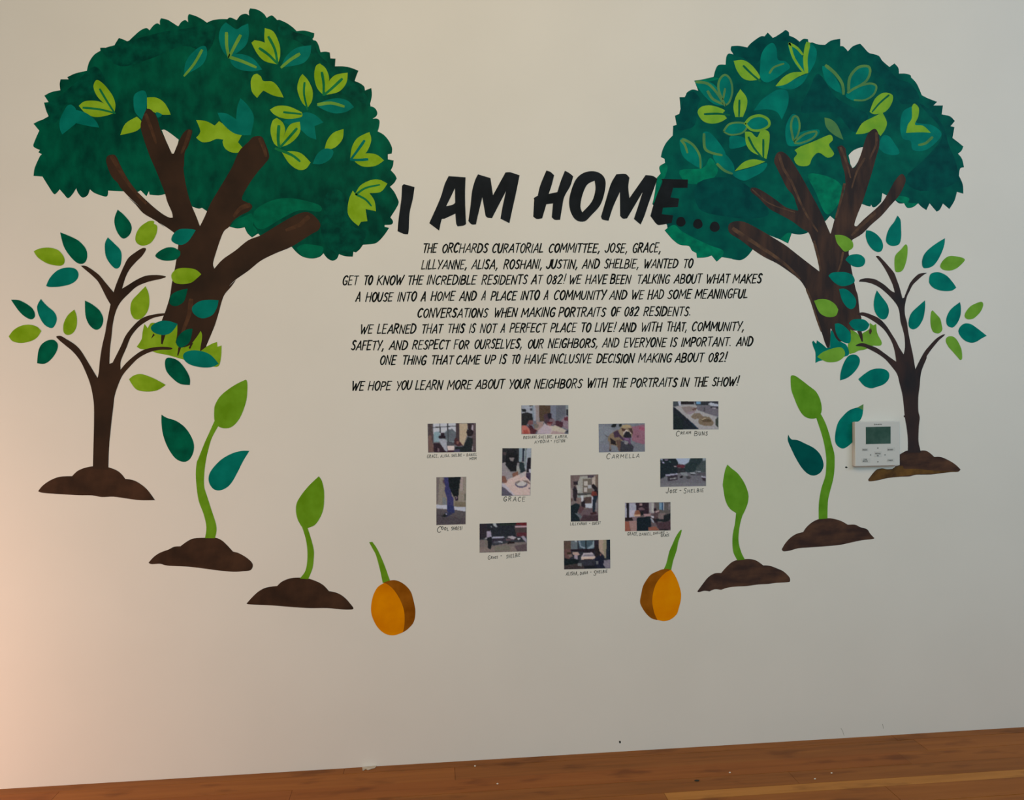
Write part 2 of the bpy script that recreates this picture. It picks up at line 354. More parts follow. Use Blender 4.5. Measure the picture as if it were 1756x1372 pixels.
LV_L = [
 ("a: 550,680 565,635 590,630 640,670 700,750 722,820 715,880* 680,850 610,790 570,740", 'Y', "a: 600,700 660,800 715,885", 'V', 4),
 ("a: 435,830* 480,795 560,790 630,810 690,860 720,885* 640,910 560,917 490,890", 'Y', "a: 470,845 600,858 720,888", 'V', 4),
 ("a: 340,835 375,820* 410,850 420,920 420,960 305,1055* 285,1000 290,930", 'T'),
 ("a: 410,860* 500,890 570,950 595,1000* 520,990 410,965*", 'T'),
 ("a: 865,760 900,720 950,712 970,760 965,850 935,940* 900,910 870,860", 'T'),
 ("a: 970,765* 1040,765 1100,800 1140,860 1155,900* 1060,895 970,850*", 'Y'),
 ("a: 890,915* 925,950 925,990 880,1030 760,1060* 800,970", 'Y'),
 ("a: 1040,880 1085,895 1075,915 1050,920", 'T'),
 ("a: 1260,590* 1270,500 1310,430 1380,370 1430,365 1440,430 1410,500 1350,545", 'T', "a: 1400,395 1340,500 1262,595", 'O', 5),
 ("b: 70,300 85,220 125,175* 160,200 210,230 250,205 300,185* 305,280 270,370 150,455* 100,400", 'T', "b: 130,260 132,360 150,450 | b: 238,280 190,370 150,450", 'O', 6),
 ("b: 150,430* 250,425 340,460 410,545* 330,560 230,545 170,500", 'T', "b: 160,450 250,480 360,527", 'O', 6),
 ("b: 430,220* 500,250 545,350 550,440 530,505* 480,440 430,330", 'Y', "b: 460,290 510,390 530,500", 'V', 5),
 ("b: 325,335* 350,315* 430,335 490,400 530,505* 430,480 370,420", 'Y', "b: 390,380 460,430 525,495", 'V', 5),
 ("b: 555,530* 600,440 680,375 795,355* 785,430 740,490 660,515", 'T', "b: 700,425 630,470 560,528", 'O', 6),
 ("b: 320,640 340,590 370,578* 400,600 420,635 490,640 540,690 578,765* 500,750 420,710* 400,730 370,768* 330,720", 'Y'),
 ("b: 685,700 700,620 725,580* 770,630 805,710 800,790 765,845* 720,800", 'Y', "b: 742,650 738,740 765,860", 'V', 4),
 ("b: 818,600 830,520 862,498* 910,540 935,620 910,700 890,745* 840,690", 'Y', "b: 878,570 892,660 890,745", 'V', 5),
 ("b: 900,745* 920,660 980,590 1080,570* 1070,650 1010,720", 'Y', "b: 1035,620 960,690 895,745", 'V', 5),
 ("b: 835,825* 900,790 1000,770 1080,790 1130,840* 1060,880 970,888 880,855", 'T', "b: 850,820 950,808 1050,835", 'O', 6),
 ("b: 600,940* 700,900 760,880 830,905 890,960* 820,990* 835,1095* 770,1070 700,1010 580,960", 'T'),
 ("b: 470,860* 530,830 620,835 720,880* 720,915 640,932 560,925 500,895", 'Y', "b: 580,880 640,887 715,895", 'V', 4),
 ("b: 475,1030 490,950 525,925* 570,960 590,1020 570,1090 540,1155* 500,1120", 'Y', "b: 540,990 535,1080 540,1150", 'V', 6),
 ("b: 545,1155* 600,1020 640,970 705,955* 708,1030 670,1090 610,1135", 'Y', "b: 680,1010 610,1090 550,1155", 'V', 5),
 ("b: 565,1195* 640,1185 720,1205 790,1275* 750,1325 690,1330 620,1280", 'Y', "b: 515,1165 640,1215 705,1265", 'V', 5),
 ("b: 900,1165* 920,1100 970,1040 1048,1012* 1040,1090 990,1150 940,1170", 'Y'),
 ("b: 805,1285* 840,1210 900,1165 965,1180 950,1240 880,1285", 'T'),
 ("b: 1100,1240* 1115,1150 1160,1080 1250,1035* 1265,1100 1230,1190 1170,1230", 'Y', "b: 1210,1105 1150,1190 1105,1250", 'T', 5),
 ("b: 1120,1240* 1200,1205 1300,1210 1365,1258* 1300,1300 1210,1308 1150,1280", 'Y', "b: 1235,1250 1160,1255 1105,1252", 'T', 5),
 ("b: -108,942* -30,950 38,985* 72,950* 130,990 250,1060* 220,1115* 262,1165* 230,1195 170,1195 120,1165 100,1120 105,1095* 50,1090 0,1110 -60,1115 -108,1080* -75,1030", 'Y'),
 ("b: 60,885* 130,890 205,935* 215,840 240,770* 300,830 345,920 320,1060* 250,1060 180,1040 100,970", 'T'),
 ("d: 1140,605* 1180,540 1260,498 1330,495 1392,525* 1340,590 1250,600* 1290,660 1302,742* 1220,725* 1235,820* 1185,825* 1165,858* 1110,810 1080,750 1090,650 1120,580*", 'Y', "d: 1145,610 1220,560 1330,535 | d: 1145,610 1220,650 1265,700", 'V', 4)]
leafset(TL, LV_L, 'L')

TR = empty('painted_tree', on_wall(1425, 600), 'large painted tree at right, blue-green crown overlapped by the last title letter', 'painted tree')
shape('crown', """i: 150,1225* 140,1170 185,1140* 180,1108* 152,1095* 165,1040 195,980 245,925* 248,850* 275,842* 262,770* 300,755* 308,745 298,625* 350,625* 355,590 400,565 445,575* 415,495* 480,485 565,465* 580,410 605,372 660,370* 665,310 685,283 725,292* 700,255 705,225* 760,222 830,235* 860,200 930,150 965,148* 990,118* 1030,160* 1070,140 1130,97* 1155,115 1158,142* 1200,160 1240,190* 1270,168 1305,170* 1310,200*
j: 150,195* 200,212 250,215* 300,180 370,167* 370,225* 395,228 430,265* 470,225 525,205* 550,230 580,265 600,280* 670,300 700,340 755,388* 795,360* 825,395 830,440* 880,440 920,452 925,470* 970,520 1010,610* 1060,635 1130,662* 1100,690* 1175,690* 1165,760* 1230,775 1268,812* 1235,852* 1265,860* 1250,945* 1290,975 1335,1012* 1320,1045 1293,1068* 1325,1110 1340,1175* 1310,1185 1300,1240*
l: 1330,530 1335,605* 1285,590* 1265,660 1225,725* 1175,682* 1150,730 1125,745* 1095,710 1070,680* 1045,733* 1010,710 980,680* 940,710 895,715 870,680* 830,680 800,655* 700,600* 690,668* 650,705 625,710 612,690* 600,705 540,685* 480,700* 325,808* 290,778* 258,815* 105,915* 50,925 0,918
k: 1178,915* 1150,995* 1110,975 1085,962* 1000,930* 900,1000* 870,1045* 830,1095 780,1125 720,1120 710,1115* 630,1102* 590,1138* 550,1090* 500,1105 435,1108* 430,1070* 395,1050 370,1015 300,1005 240,960 180,890* 205,880* 200,850* 150,780* 85,685* 100,620 120,480*""",
      .0003, CRr, TR, holes=["j: 435,1080* 470,1045 520,1022 555,1015* 530,1090 490,1160 465,1180* 450,1150*"])
shape('trunk', """k: 680,880 690,840 740,820 800,825 860,850 950,900 1050,960 1130,1010 1220,1080 1310,1150 1395,1215* 1385,1120 1365,1040 1340,980 1310,910 1260,880 1180,820 1090,770 1000,720 920,640 860,590 860,560 900,560 960,590 1050,650 1130,710 1210,735 1230,735* 1215,690 1190,620 1140,560 1100,480 1060,400 1040,350 1060,290 1100,275 1150,310 1200,380 1260,480 1320,590 1370,680 1420,780 1450,850 1480,918*
l: 300,900 330,790 370,690 400,600 410,540 405,450 385,380 370,310 345,240* 380,225 410,250* 420,310 440,370 465,405* 490,390 530,300 560,200 590,130 640,95 670,140 675,230 650,320 620,430 580,560 540,680 500,780 480,850 500,860* 560,800 640,730 700,670 750,590 800,500 850,450 880,480 875,530 830,620 760,700 690,780 610,850 540,920 465,965*
m: 690,740 700,830 720,950 740,1060 770,1200 800,1340
o: 830,330 850,500 860,600 890,690* 820,890* 750,885* 700,970 600,1045 545,1062* 480,1000 425,880 405,850* 400,1000 390,1160* 350,1155* 310,1060 270,930 210,780 160,620 110,440 80,340 10,220
k: 1240,1280 1150,1210 1060,1150 960,1100 870,1040 780,970 700,920""", .0009, BR_, TR)
shape('grass', "o: 715,870* 800,910 860,960 920,920 1010,860 1020,765* 1075,805* 1120,780* 1130,900 1160,980 1200,1050 1205,1100 1170,1125 1080,1122* 940,1185 850,1200 780,1235 700,1255* 675,1110 720,1000",
      .0010, GREENS['LR'], TR, 'lime green tuft of grass at the foot of the trunk')
shape('grass', "q: 85,115* 100,97* 135,135* 142,93* 200,135 258,185* 296,180* 300,60 308,-25* 330,-10 360,60 400,105 o: 560,1060 650,1110 690,1200 q: 515,265 470,285* 400,300 200,330 125,360* 125,240 100,170",
      .0010, GREENS['TR'], TR, 'teal green tuft of grass at the foot of the trunk')
for s in ("o: 820,895* 885,885* 905,960 912,1060* 890,1060* 850,960", "o: 1005,880* 1040,850* 1050,900 1030,945* 1010,930", "o: 460,880* 480,900 550,1045* 530,1050*"):
    shape('root', s, .0013, BR_, TR)
LV_R = [
 ("i: 940,290 980,225 1030,200 1060,250 1070,330 1130,345 1165,390 1120,430 1050,480 980,510 930,470 930,380", 'T', "i: 1005,435 1040,390 1115,362", 'O', 4),
 ("i: 722,340* 800,335 870,380 930,470 870,495 800,480 750,420", 'Y', "i: 800,380 860,440 930,500", 'V', 4),
 ("i: 1150,210 1230,250 1280,360 1280,430 1230,400 1180,320", 'T', "i: 1160,205 1195,320 1270,430 | i: 1160,205 1220,240 1262,290", 'Y', 5),
 ("i: 1310,205 1370,250 1365,340 1320,430* 1290,430 1285,320", 'T', "i: 1305,205 1285,320 1293,430", 'Y', 9),
 ("i: 1055,545* 1150,500 1310,440* 1260,520 1170,565", 'T'),
 ("i: 1050,540* 1110,470 1190,430 1310,430* 1220,470 1130,525", 'Y', None, None, 0, .0007),
 ("i: 415,500* 480,495 560,520 620,590 660,690* 570,680 480,600", 'T', "i: 430,505 520,520 590,590 650,685 | i: 520,580 560,640 640,680", 'O', 5),
 ("i: 600,560 610,480 655,445 700,490 715,580 690,660 655,690 620,620", 'T', "i: 655,690 605,570 612,490 655,450 698,490 712,580 690,660 660,688 | i: 655,560 640,640", 'O', 4),
 ("i: 775,562* 825,630 825,700 795,780* 735,780* 720,700 740,620", 'Y', "i: 768,650 765,775", 'V', 4),
 ("i: 440,745 470,700 550,690 650,725 640,750 670,790* 620,820 550,833 480,810", 'Y', "i: 495,758 600,755 690,765", 'V', 4),
 ("i: 880,730* 940,650 1020,590 1080,565 1145,580 1150,680 1100,800* 1060,740 980,720", 'T'),
 ("i: 640,890 690,830 780,820 830,850 790,910 700,925", 'T', "i: 645,890 690,835 780,825 828,850 790,905 700,920 645,895", 'O', 3.5),
 ("i: 810,830 860,780 930,765 1000,800 1000,860 930,890 860,880", 'T', "i: 815,830 860,785 930,770 992,800 998,850 930,885 860,880 815,835", 'L', 5),
 ("i: 700,930 800,940 820,1000 700,1030 690,980", 'T'),
 ("i: 810,895* 860,900 905,940 940,885 1000,900 1000,1000 980,1110* 930,1085 860,1050 820,990", 'Y', "i: 840,940 880,1020 945,1100 | i: 955,960 955,1100", 'V', 4),
 ("i: 730,1210* 850,1180 980,1140 960,1200 880,1250 800,1280 720,1240", 'T'),
 ("i: 730,1205* 800,1135 880,1112 970,1130* 880,1165", 'Y', None, None, 0, .0007),
 ("i: 300,960 350,950 420,1010 465,1080 475,1180 400,1150 320,1080", 'T', "i: 325,955 400,995 455,1080 463,1180 | i: 312,965 340,1000 360,1060", 'O', 4.5),
 ("i: 480,910 530,900 600,970 660,1070 600,1080 520,1050 490,1000", 'T', "i: 490,915 495,1020 540,1058 630,1080", 'O', 5),
 ("i: 560,1080 640,1060 720,1150 720,1230 640,1200 590,1150", 'T', "i: 595,1150 650,1200 710,1225", 'O', 5),
 ("i: 1130,860 1180,760 1225,780 1245,850 1235,900 1300,885 1390,880 1380,930 1290,990 1200,1010 1140,990", 'T', "i: 1190,960 1172,850 1192,780 1225,785 1240,850 1225,920 1195,970 | i: 1200,975 1280,915 1370,895 1345,945 1250,985 1200,985", 'O', 4),
 ("i: 1200,1040* 1250,1010 1330,980 1400,950 1480,920 1500,960 1470,1000 1510,1070 1460,1100 1390,1060 1340,1100 1310,1160 1230,1160 1195,1110 1220,1070", 'Y'),
 ("j: 245,785* 300,800 350,850 395,960* 320,920 260,860", 'O'),
 ("j: 230,380 300,430 360,520 385,600* 310,560 250,490", 'T', "j: 258,378 330,440 385,520 395,600", 'O', 6),
 ("j: 430,580 440,480 510,390 590,380 605,440 560,510 440,585", 'T', "j: 435,575 445,470 510,392 590,385 602,440 560,510 440,578", 'O', 5),
 ("j: 410,610 500,545 600,515 655,540 630,610 560,650 480,655", 'T', "j: 430,590 500,545 600,518 652,540 630,605 560,648 480,648", 'O', 4),
 ("j: 490,915* 540,830 610,790 650,770 700,745* 735,820 720,880 685,930* 640,880* 560,910", 'Y'),
 ("j: 600,740* 640,640 710,590 780,610 770,680 720,740 640,760", 'Y', "j: 750,610 680,670 620,740", 'V', 3.5, .0007),
 ("j: 850,760 900,710 980,700 960,820 1080,840 1160,900 1140,960 1040,1040 940,1040 920,970 860,950 840,870", 'T', "j: 1090,940 1040,985 985,1000", 'O', 5),
 ("j: 930,700* 950,675 985,710 980,780 955,840 1020,850 1080,905* 1000,900 885,905* 900,840 930,790", 'Y', None, None, 0, .0007),
 ("j: 700,930 750,930 790,980 835,1060 780,1080 710,1060 670,1010", 'T')]
leafset(TR, LV_R, 'R')

# painted patches and streaks that lie on the crowns and trunks
PT = {'a': mat('patch_green_left', alb((0, 72, 46)), alb((0, 88, 56)), 40, .5, detail=8), 'b': mat('patch_dark_left', alb((0, 44, 32)), alb((0, 68, 46)), 40, .5, detail=8),
      'c': mat('patch_green_right', alb((0, 82, 62), 'R'), alb((0, 108, 76), 'R'), 40, .5, detail=8), 'd': mat('patch_dark_right', alb((0, 50, 49), 'R'), alb((0, 66, 59), 'R'), 30, .5, detail=8),
      'e': mat('streak_brown_left', alb((56, 36, 23)), alb((72, 46, 28)), 60, .5), 'f': mat('streak_brown_right', alb((56, 44, 38), 'R'), alb((82, 62, 46), 'R'), 50, .5, detail=8)}
for par, h0, rows_ in ((TL, .00034, [("d: 160,862* 200,815 260,785 330,762 335,860 272,866 215,876", 'a'), ("d: 325,940* 298,912 275,868* 330,850 370,900", 'a'),
   ("d: 350,740 480,660 640,640 850,690 860,745 700,735 560,800 420,880 350,850", 'a'), ("d: 680,1030* 740,1000 880,1020 880,1070* 860,1097 800,1110 730,1098", 'a'),
   ("d: 895,760 905,620 1000,570 1070,660 1110,850 1240,900 1190,985 1100,1060 1000,1075* 900,1000 870,880", 'b'), ("a: 120,960 210,900 180,830 300,740 420,640 560,520 640,640 520,720 420,790 320,830 260,960", 'b'),
   ("a: 620,400 730,350 900,300 1100,250 1300,220 1500,200 1450,400 1250,360 1000,460 760,520", 'b'), ("b: 540,200 660,250 800,300 850,420 960,520 1060,600 1190,700 1260,830 1180,800 1000,700 930,560 820,440 700,330 560,280", 'b')]),
  (TR, .00034, [("k: 88,680* 102,620 122,480* 160,440 190,460 150,530 130,640", 'c'), ("k: 184,890* 205,872* 260,850 320,900 430,960 540,1010 640,1050 630,1100* 590,1134* 550,1088* 500,1103 437,1105* 430,1070* 395,1048 370,1013 300,1003 242,958", 'c'),
   ("i: 152,1225* 143,1170 187,1142* 205,1180 180,1250", 'c'), ("l: 802,653* 830,622 910,640 905,675 980,680* 940,708 895,713 872,680*", 'c'), ("k: 1090,960* 1140,915 1176,912* 1150,990* 1110,972", 'c'),
   ("i: 445,572* 420,497* 480,487 560,468* 610,480 520,505 450,525", 'c'), ("l: 120,450 300,480 390,560 370,660 290,760 240,740 180,600", 'c'), ("i: 300,1200 480,1180 540,1100 600,1200 520,1290 360,1300", 'c'),
   ("i: 708,228* 760,226 830,239* 860,204 930,154 990,150 1030,164* 1128,102* 1153,118 1156,145* 1200,164 1235,200* 1215,260 1150,190 1060,190 980,210 930,330 880,370 800,320 720,290", 'd'),
   ("j: 130,560 200,440 330,620 440,690 590,770 480,900 350,760 240,740 60,740", 'd'), ("j: 990,680 1090,740 1180,860 1220,1000 1280,1150 1270,1300 1000,1360 880,1260 1060,1080 1170,900", 'd'),
   ("j: 640,310 740,400 820,480 920,520 990,640 860,680 800,600 640,400", 'd'), ("i: 330,640 400,580 460,640 440,700 420,840 340,880 280,860", 'd'), ("k: 440,520 700,480 900,600 1000,760 860,800 640,780 450,720", 'd')])):
    cr_ = [c for c in par.children if c.name.startswith('crown')][0]
    for i, (s, k) in enumerate(rows_):
        v, f = prism([smooth_closed(parse(s), 4)], h0 + i * .00001); link('brush_patch', v, f, PT[k], cr_)
for par, k, rows_ in ((TL, 'e', [("c: 695,315 740,390 800,490 870,580 960,680", 8), ("a: 1305,1030 1275,1120 1240,1200", 7), ("d: 395,175 425,250 440,310", 8), ("d: 305,695 240,720 190,780", 9), ("d: 770,790 700,850 600,890", 9), ("a: 960,900 1000,1000 1040,1120", 7), ("f: 700,960 680,1100 620,1260", 9)]),
  (TR, 'f', [("k: 1080,300 1110,400 1180,520 1240,660 1300,780 1380,900", 5), ("k: 720,880 800,935 900,1000 1050,1100 1150,1180 1240,1270", 7), ("l: 372,245 400,310 430,400 450,480", 4.5), ("l: 652,130 650,220 600,330", 5), ("l: 402,530 375,650 335,790", 5),
   ("l: 640,760 520,870 460,930", 6), ("k: 870,572 1000,680 1200,750", 2.5), ("l: 165,980 195,1100 215,1200", 5), ("m: 600,760 560,950 500,1100", 4), ("l: 560,330 500,430 460,560", 4), ("o: 30,240 110,440 190,700 260,900", 4)])):
    tr_ = [c for c in par.children if c.name.startswith('trunk')][0]
    for s, w_ in rows_:
        v, f = ribbon(smooth_open(parse(s)), w_, w_ * .6, .00098); link('brush_streak', v, f, PT[k], tr_)

# ------------------------------------------------------------------ saplings
SL = empty('painted_sapling', on_wall(170, 850), 'painted sapling at left, thin brown branches with loose leaves, in a soil mound', 'painted sapling')
shape('soil_mound', "s: 140,1220* 180,1170 250,1120 340,1085 460,1078* 510,1030 580,1000 660,985 730,985 800,995 870,1020 920,1055 960,1105* 1030,1115 1100,1150 1170,1210 1240,1305* 1100,1305 980,1290 850,1272 740,1275 650,1260 520,1258 300,1245 180,1235", .0009, SO_L, SL)
shape('trunk', """s: 655,1010* 660,800 665,600 665,420 655,330 635,230 600,130
g: 760,440 690,350 620,290 560,240 530,205 570,198 620,225 700,275 760,335 820,430 880,530 918,595* 930,540 940,430 960,300 990,170 1005,80
e: 1040,1000* 1000,930 960,850 920,780 860,720 800,670 760,635* 800,635 850,660 930,720 990,790 1040,850 1070,885* 1090,820 1130,720 1170,630 1210,560 1280,505 1340,470 1375,478 1340,540 1280,600 1220,670 1180,750 1150,850* 1200,820 1280,770 1370,730 1470,722 1540,730 1560,742 1510,760 1400,785 1290,830 1210,900 1150,960 1110,1020 1080,1100 1060,1200 1050,1300
g: 1035,330 1030,460* 1060,450* 1090,390 1140,290 1180,200 1240,120 1310,50 e: 1380,1110 1480,1088 1555,1082* 1540,1105* g: 1440,30 1350,80 1290,130 1230,210 1190,310 1150,400 1135,450 1135,515* 1190,450 1270,380 1350,330 1450,305 1550,300 1620,312 1600,328 1500,330 1400,355 1300,410 1220,490 1160,560 1120,640 1080,760 1065,880 1050,1000 1035,1150
s: 815,700 805,850 800,1020*""", .0012, BL, SL)
for s, k in [
 ("e: 567,322* 640,350 740,400 810,480 820,560 790,612 730,610 660,545 600,450", 'D'), ("e: 318,500* 370,475 460,465 550,490 605,560 600,620 550,635 450,615 360,560", 'L'),
 ("e: 435,825* 470,750 540,680 630,652 710,665 740,715 720,770 660,810 560,832 470,835", 'T'), ("e: 1015,368* 1080,430 1135,490 1145,560 1130,640 1090,662 1040,620 995,540 988,430", 'T'),
 ("e: 1108,108* 1170,160 1225,230 1240,290 1215,350 1160,380 1110,330 1080,250 1080,180", 'D'), ("e: 1390,220 1430,212 1452,218* 1448,240* 1480,265 1470,340 1420,420 1340,447 1280,410 1280,340 1320,270", 'L'),
 ("f: 745,300* 700,290 600,290 540,330 515,390 550,425 610,440 670,410 715,350", 'T'), ("f: 600,500* 540,465 470,465 400,500 365,545 420,580 490,588 560,575 600,535*", 'D'),
 ("f: 797,715* 740,670 640,655 560,670 515,725 540,790 610,808 700,795 760,750", 'L'), ("f: 670,850* 600,865 540,890 505,930 500,990 540,1015 590,1005 640,960", 'D'),
 ("f: 960,960* 870,955 780,970 715,1020 715,1070 760,1115 820,1130 900,1100 945,1030", 'T'), ("e: 1370,828* 1400,900 1405,1000 1380,1080 1320,1138 1260,1130 1228,1060 1240,970 1300,900", 'L'),
 ("e: 105,955* 180,960 260,1000 315,1050 330,1110 295,1140 230,1110 170,1050", 'D'), ("e: 385,948* 440,1010 510,1070 535,1130 520,1190 485,1222 420,1190 370,1110 350,1020", 'T'),
 ("e: 700,1048* 722,1110 722,1200 690,1265 640,1287 600,1260 600,1180 640,1100", 'L'), ("e: 800,963* 870,1000 940,1060 973,1140 950,1215 900,1237 840,1190 805,1100", 'D'),
 ("e: 83,1300* 130,1240 200,1200 280,1190 350,1210 390,1250* 350,1310 290,1345 200,1362 120,1345", 'L'), ("g: 350,455* 360,350 390,280 450,240 510,238 545,280 530,350 480,420 420,460", 'D'),
 ("g: 1215,605* 1260,570 1330,557 1430,590 1510,630 1560,660* 1480,710 1380,722 1290,705 1240,650", 'L'), ("h: 690,660* 690,600 660,530 600,450 540,412 475,405 455,450 470,530 530,600 600,650", 'D'),
 ("h: 575,85* 500,60 430,55 360,80 322,120 350,165 430,190 500,175 545,130", 'T'), ("h: 715,130* 670,135 620,160 575,210 560,265 590,305 630,300 680,265 705,200", 'D'),
 ("h: 960,460* 900,390 830,350 730,333 650,350 625,390 650,440 710,475 810,495 900,490", 'T')]:
    shape('leaf', s, .0015, GREENS[k + 'L'], SL, NAME[k] + ' leaf')

SR = empty('painted_sapling', on_wall(1565, 800), 'painted sapling at right, dark trunk beside the white wall controller', 'painted sapling')
shape('soil_mound', "r: 335,975* 400,890 440,855* 500,845 560,855 645,848* 650,820* 690,812* 690,690* 750,655 800,635 900,640 1000,635 1060,665 1110,710* 1190,712 1280,750 1360,800 1420,858* 1390,885 1300,890 1150,908* 1060,918 900,920 820,940 700,945 560,960 450,985 350,998", .0009, SO_R, SR)
v, f = prism([smooth_closed(parse("r: 345,975* 400,900 440,862 520,852 600,862 650,830 740,815 760,850 900,850 1100,870 1380,878 1300,888 1150,904 900,916 700,940 560,956 450,980 360,992"), 4)], .00095)
link('brush_patch', v, f, mat('ochre_soil_paint', alb((60, 44, 28), 'R'), alb((94, 68, 34), 'R'), 30, .55, detail=7), [c for c in SR.children if c.name.startswith('soil')][0])
shape('trunk', """r: 800,655* 800,500 785,360 765,240 740,0 q: 1115,600 1085,490 1020,400 950,320 870,260 780,210 690,170 600,160 620,140 680,125 760,150 850,185 930,240 1010,300 1075,345* 1060,240 1035,145
o: 1330,1000 1250,880 1150,790 1030,710 930,660 850,645 820,630* 870,605 930,602 1050,640 1170,700 1270,800 1350,920 1430,1050 1480,1150 1550,1260* 1570,1150 1565,1000 1540,880 1500,740 1480,580 1440,480 1360,380 1270,290 1170,210 1050,150 940,125 850,120* 870,85 960,65 1060,72 1130,95 1250,170 1350,260 1410,290* 1385,190 1340,80
m: 1270,1040 1200,930 1130,840 1115,815* 1160,815 1220,870 1310,970 1400,1080 1440,1180 1480,1290 o: 1510,300 1530,380* 1560,370* 1580,310 1640,160
n: 270,1250 340,1160 430,1090 545,1078* 480,1120 400,1190 320,1270 p: 270,270 235,340 210,430 195,530 200,640 230,760 250,900 280,1060 310,1200 330,1300
q: 1300,435* 1340,350 1400,240 p: 560,1150 680,1020 780,955 830,945* 800,980 740,1030 680,1100 600,1200 540,1290 q: 1430,310 1380,430 1360,520 1350,640 1335,760 1335,920
r: 940,250 930,350 925,520 945,620 950,660*""", .0012, BS, SR)
for s, k in [
 ("m: 1452,180* 1500,250 1510,400 1510,520 1485,620 1420,655 1340,650 1275,590 1285,480 1330,370 1400,280", 'T'), ("m: 960,412* 1030,420 1120,470 1200,560 1228,660 1200,735 1140,752 1060,710 990,620 955,510", 'T'),
 ("m: 1580,632 1612,690 1600,850 1560,990 1520,1050 1460,1070 1415,1040 1405,880 1430,790 1510,710", 'L'), ("n: 825,535* 815,640 770,770 700,900 630,975 540,1005 480,990 465,900 500,790 580,700 700,610", 'T'),
 ("n: 1135,885 1105,845 1000,820 900,815 830,850 770,920 752,985 800,1030 890,1045 960,1030 1040,985", 'L'), ("n: 1003,1310* 950,1230 860,1130 770,1080 690,1068 610,1090 580,1150 580,1240 640,1310 730,1350 840,1365 940,1355", 'T'),
 ("m: 635,875* 690,810 790,785 880,800 940,860 940,930 900,975 820,990 730,960", 'T'), ("m: 470,485* 560,485 640,505 720,560 755,610 755,680 700,725 625,745 560,680 500,600", 'L'),
 ("m: 370,1125* 420,1080 530,1065 640,1070 740,1110 780,1180 770,1230 680,1275 560,1285 450,1220", 'T'), ("o: 535,235* 610,228 690,265 780,360 805,440 780,520 720,550 650,510 580,400", 'T'),
 ("o: 145,420* 220,395 320,395 400,420 480,480 525,560* 490,650 400,677 300,655 220,590", 'L'), ("o: 1130,258* 1200,350 1290,470 1318,580 1290,680 1230,712 1160,680 1100,590 1080,470 1100,340", 'T'),
 ("o: 690,770* 750,715 860,705 950,725 1015,790* 980,860 910,895 810,885 740,840", 'T'), ("o: 470,780* 540,775 620,820 700,900 720,960 715,1060 670,1085 590,1060 520,990 480,890", 'T'),
 ("q: 145,290* 200,240 290,200 390,175 440,185 470,230 465,280 410,330 340,350 250,345", 'L'), ("p: 513,412* 515,520 490,680 430,800 370,855 310,865 260,820 258,720 300,610 400,510", 'T'),
 ("p: 630,568* 690,630 750,700 775,800 785,870 750,920 700,930 640,905 605,820 598,700 608,600", 'L'), ("p: 1060,440* 1075,520 1070,640 1030,750 970,825 920,838 860,800 845,720 870,630 930,540", 'T'),
 ("p: 1395,435 1425,480 1390,580 1310,670 1250,705 1180,708 1135,670 1150,600 1220,510 1300,465", 'L'), ("p: 1480,968* 1400,1010 1320,1060 1240,1078 1150,1050 1080,990 1035,900 1070,820 1140,775 1230,785 1330,850 1420,920", 'T'),
 ("p: 1090,1335 1060,1345 1020,1300 950,1220 880,1140 840,1060 850,1000 900,975 970,990 1030,1060 1080,1170 1095,1270", 'L'), ("q: 415,565* 420,480 450,380 500,290 560,260 620,275 648,330 625,410 560,490 490,540", 'T'),
 ("q: 628,550* 700,490 780,440 860,425 940,435 990,480 985,550 930,610 850,640 780,657 700,630", 'T')]:
    shape('leaf', s, .0015, GREENS[k + 'R'], SR, NAME[k] + ' leaf')

# ------------------------------------------------------------------ seedlings and seeds
def motif(name, loc, label, cat, parts):
    e = empty(name, on_wall(*loc), label, cat)
    for pn, s, h, m, lb in parts: shape(pn, s, h, m, e, lb)
    return e
G = GREENS
motif('painted_seedling', (345, 970), 'taller painted seedling at left, lime bud with two separate green leaves', 'painted seedling', [
 ('soil_mound', "t: 190,1235* 240,1180 300,1140 380,1110 430,1085 490,1080* 560,1030 620,1005 720,1000 820,1000 880,1025 930,1070 985,1130* 1040,1145 1110,1185 1160,1230 1172,1265 1150,1305 1080,1315 990,1320 850,1308 700,1288 560,1272 370,1262 300,1245 220,1248", .0006, SO_L, None),
 ('stem', "h: 920,1000* 960,1040* 900,1150 870,1240 840,1372 t: 715,400 715,520 745,620 790,760 825,870 830,940 815,1004* 722,1004* 735,900 710,780 665,660 645,540 635,400 645,290 h: 770,1350 830,1200 880,1090", .0008, G['SL'], None),
 ('bud', "h: 1180,625 1225,618 1230,720 1215,830 1160,970 1090,1050 1020,1068 955,1048 922,1000 918,900 930,840 980,760 1080,680", .0010, G['SL'], None),
 ('leaf', "s: 1300,500* 1350,530 1440,560 1530,630 1595,740 1605,830 1570,915 1510,945 1430,910 1360,810 1315,690 1300,580", .0006, G['DL'], 'dark green leaf'),
 ('leaf', "t: 1140,182* 1070,182 980,205 880,260 800,340 760,410 760,480 800,540 860,555 930,525 980,470 1030,380 1080,280", .0006, G['TL'], 'teal green leaf')])
motif('painted_seedling', (515, 1040), 'smaller painted seedling at left, single lime bud, between taller seedling and orange seed', 'painted seedling', [
 ('soil_mound', "v: 105,525* 150,475 200,430 260,400 345,388* 380,355 440,330 500,323 580,328 660,355 710,385 750,428* 820,445 880,485 940,555* 935,572 860,573 740,562 600,562 480,555 320,542 220,537 120,532", .0006, SO_L, None),
 ('stem', "u: 665,690* 735,715* 775,840 810,980 810,1080 795,1200 745,1325* 645,1318* 705,1240 730,1140 735,1000 715,850", .0008, G['SL'], None),
 ('bud', "u: 870,115* 905,170 930,280 932,400 920,510 880,610 820,690 735,725* 665,705* 620,620 600,520 610,430 660,340 740,240 820,160", .0010, G['SL'], None)])
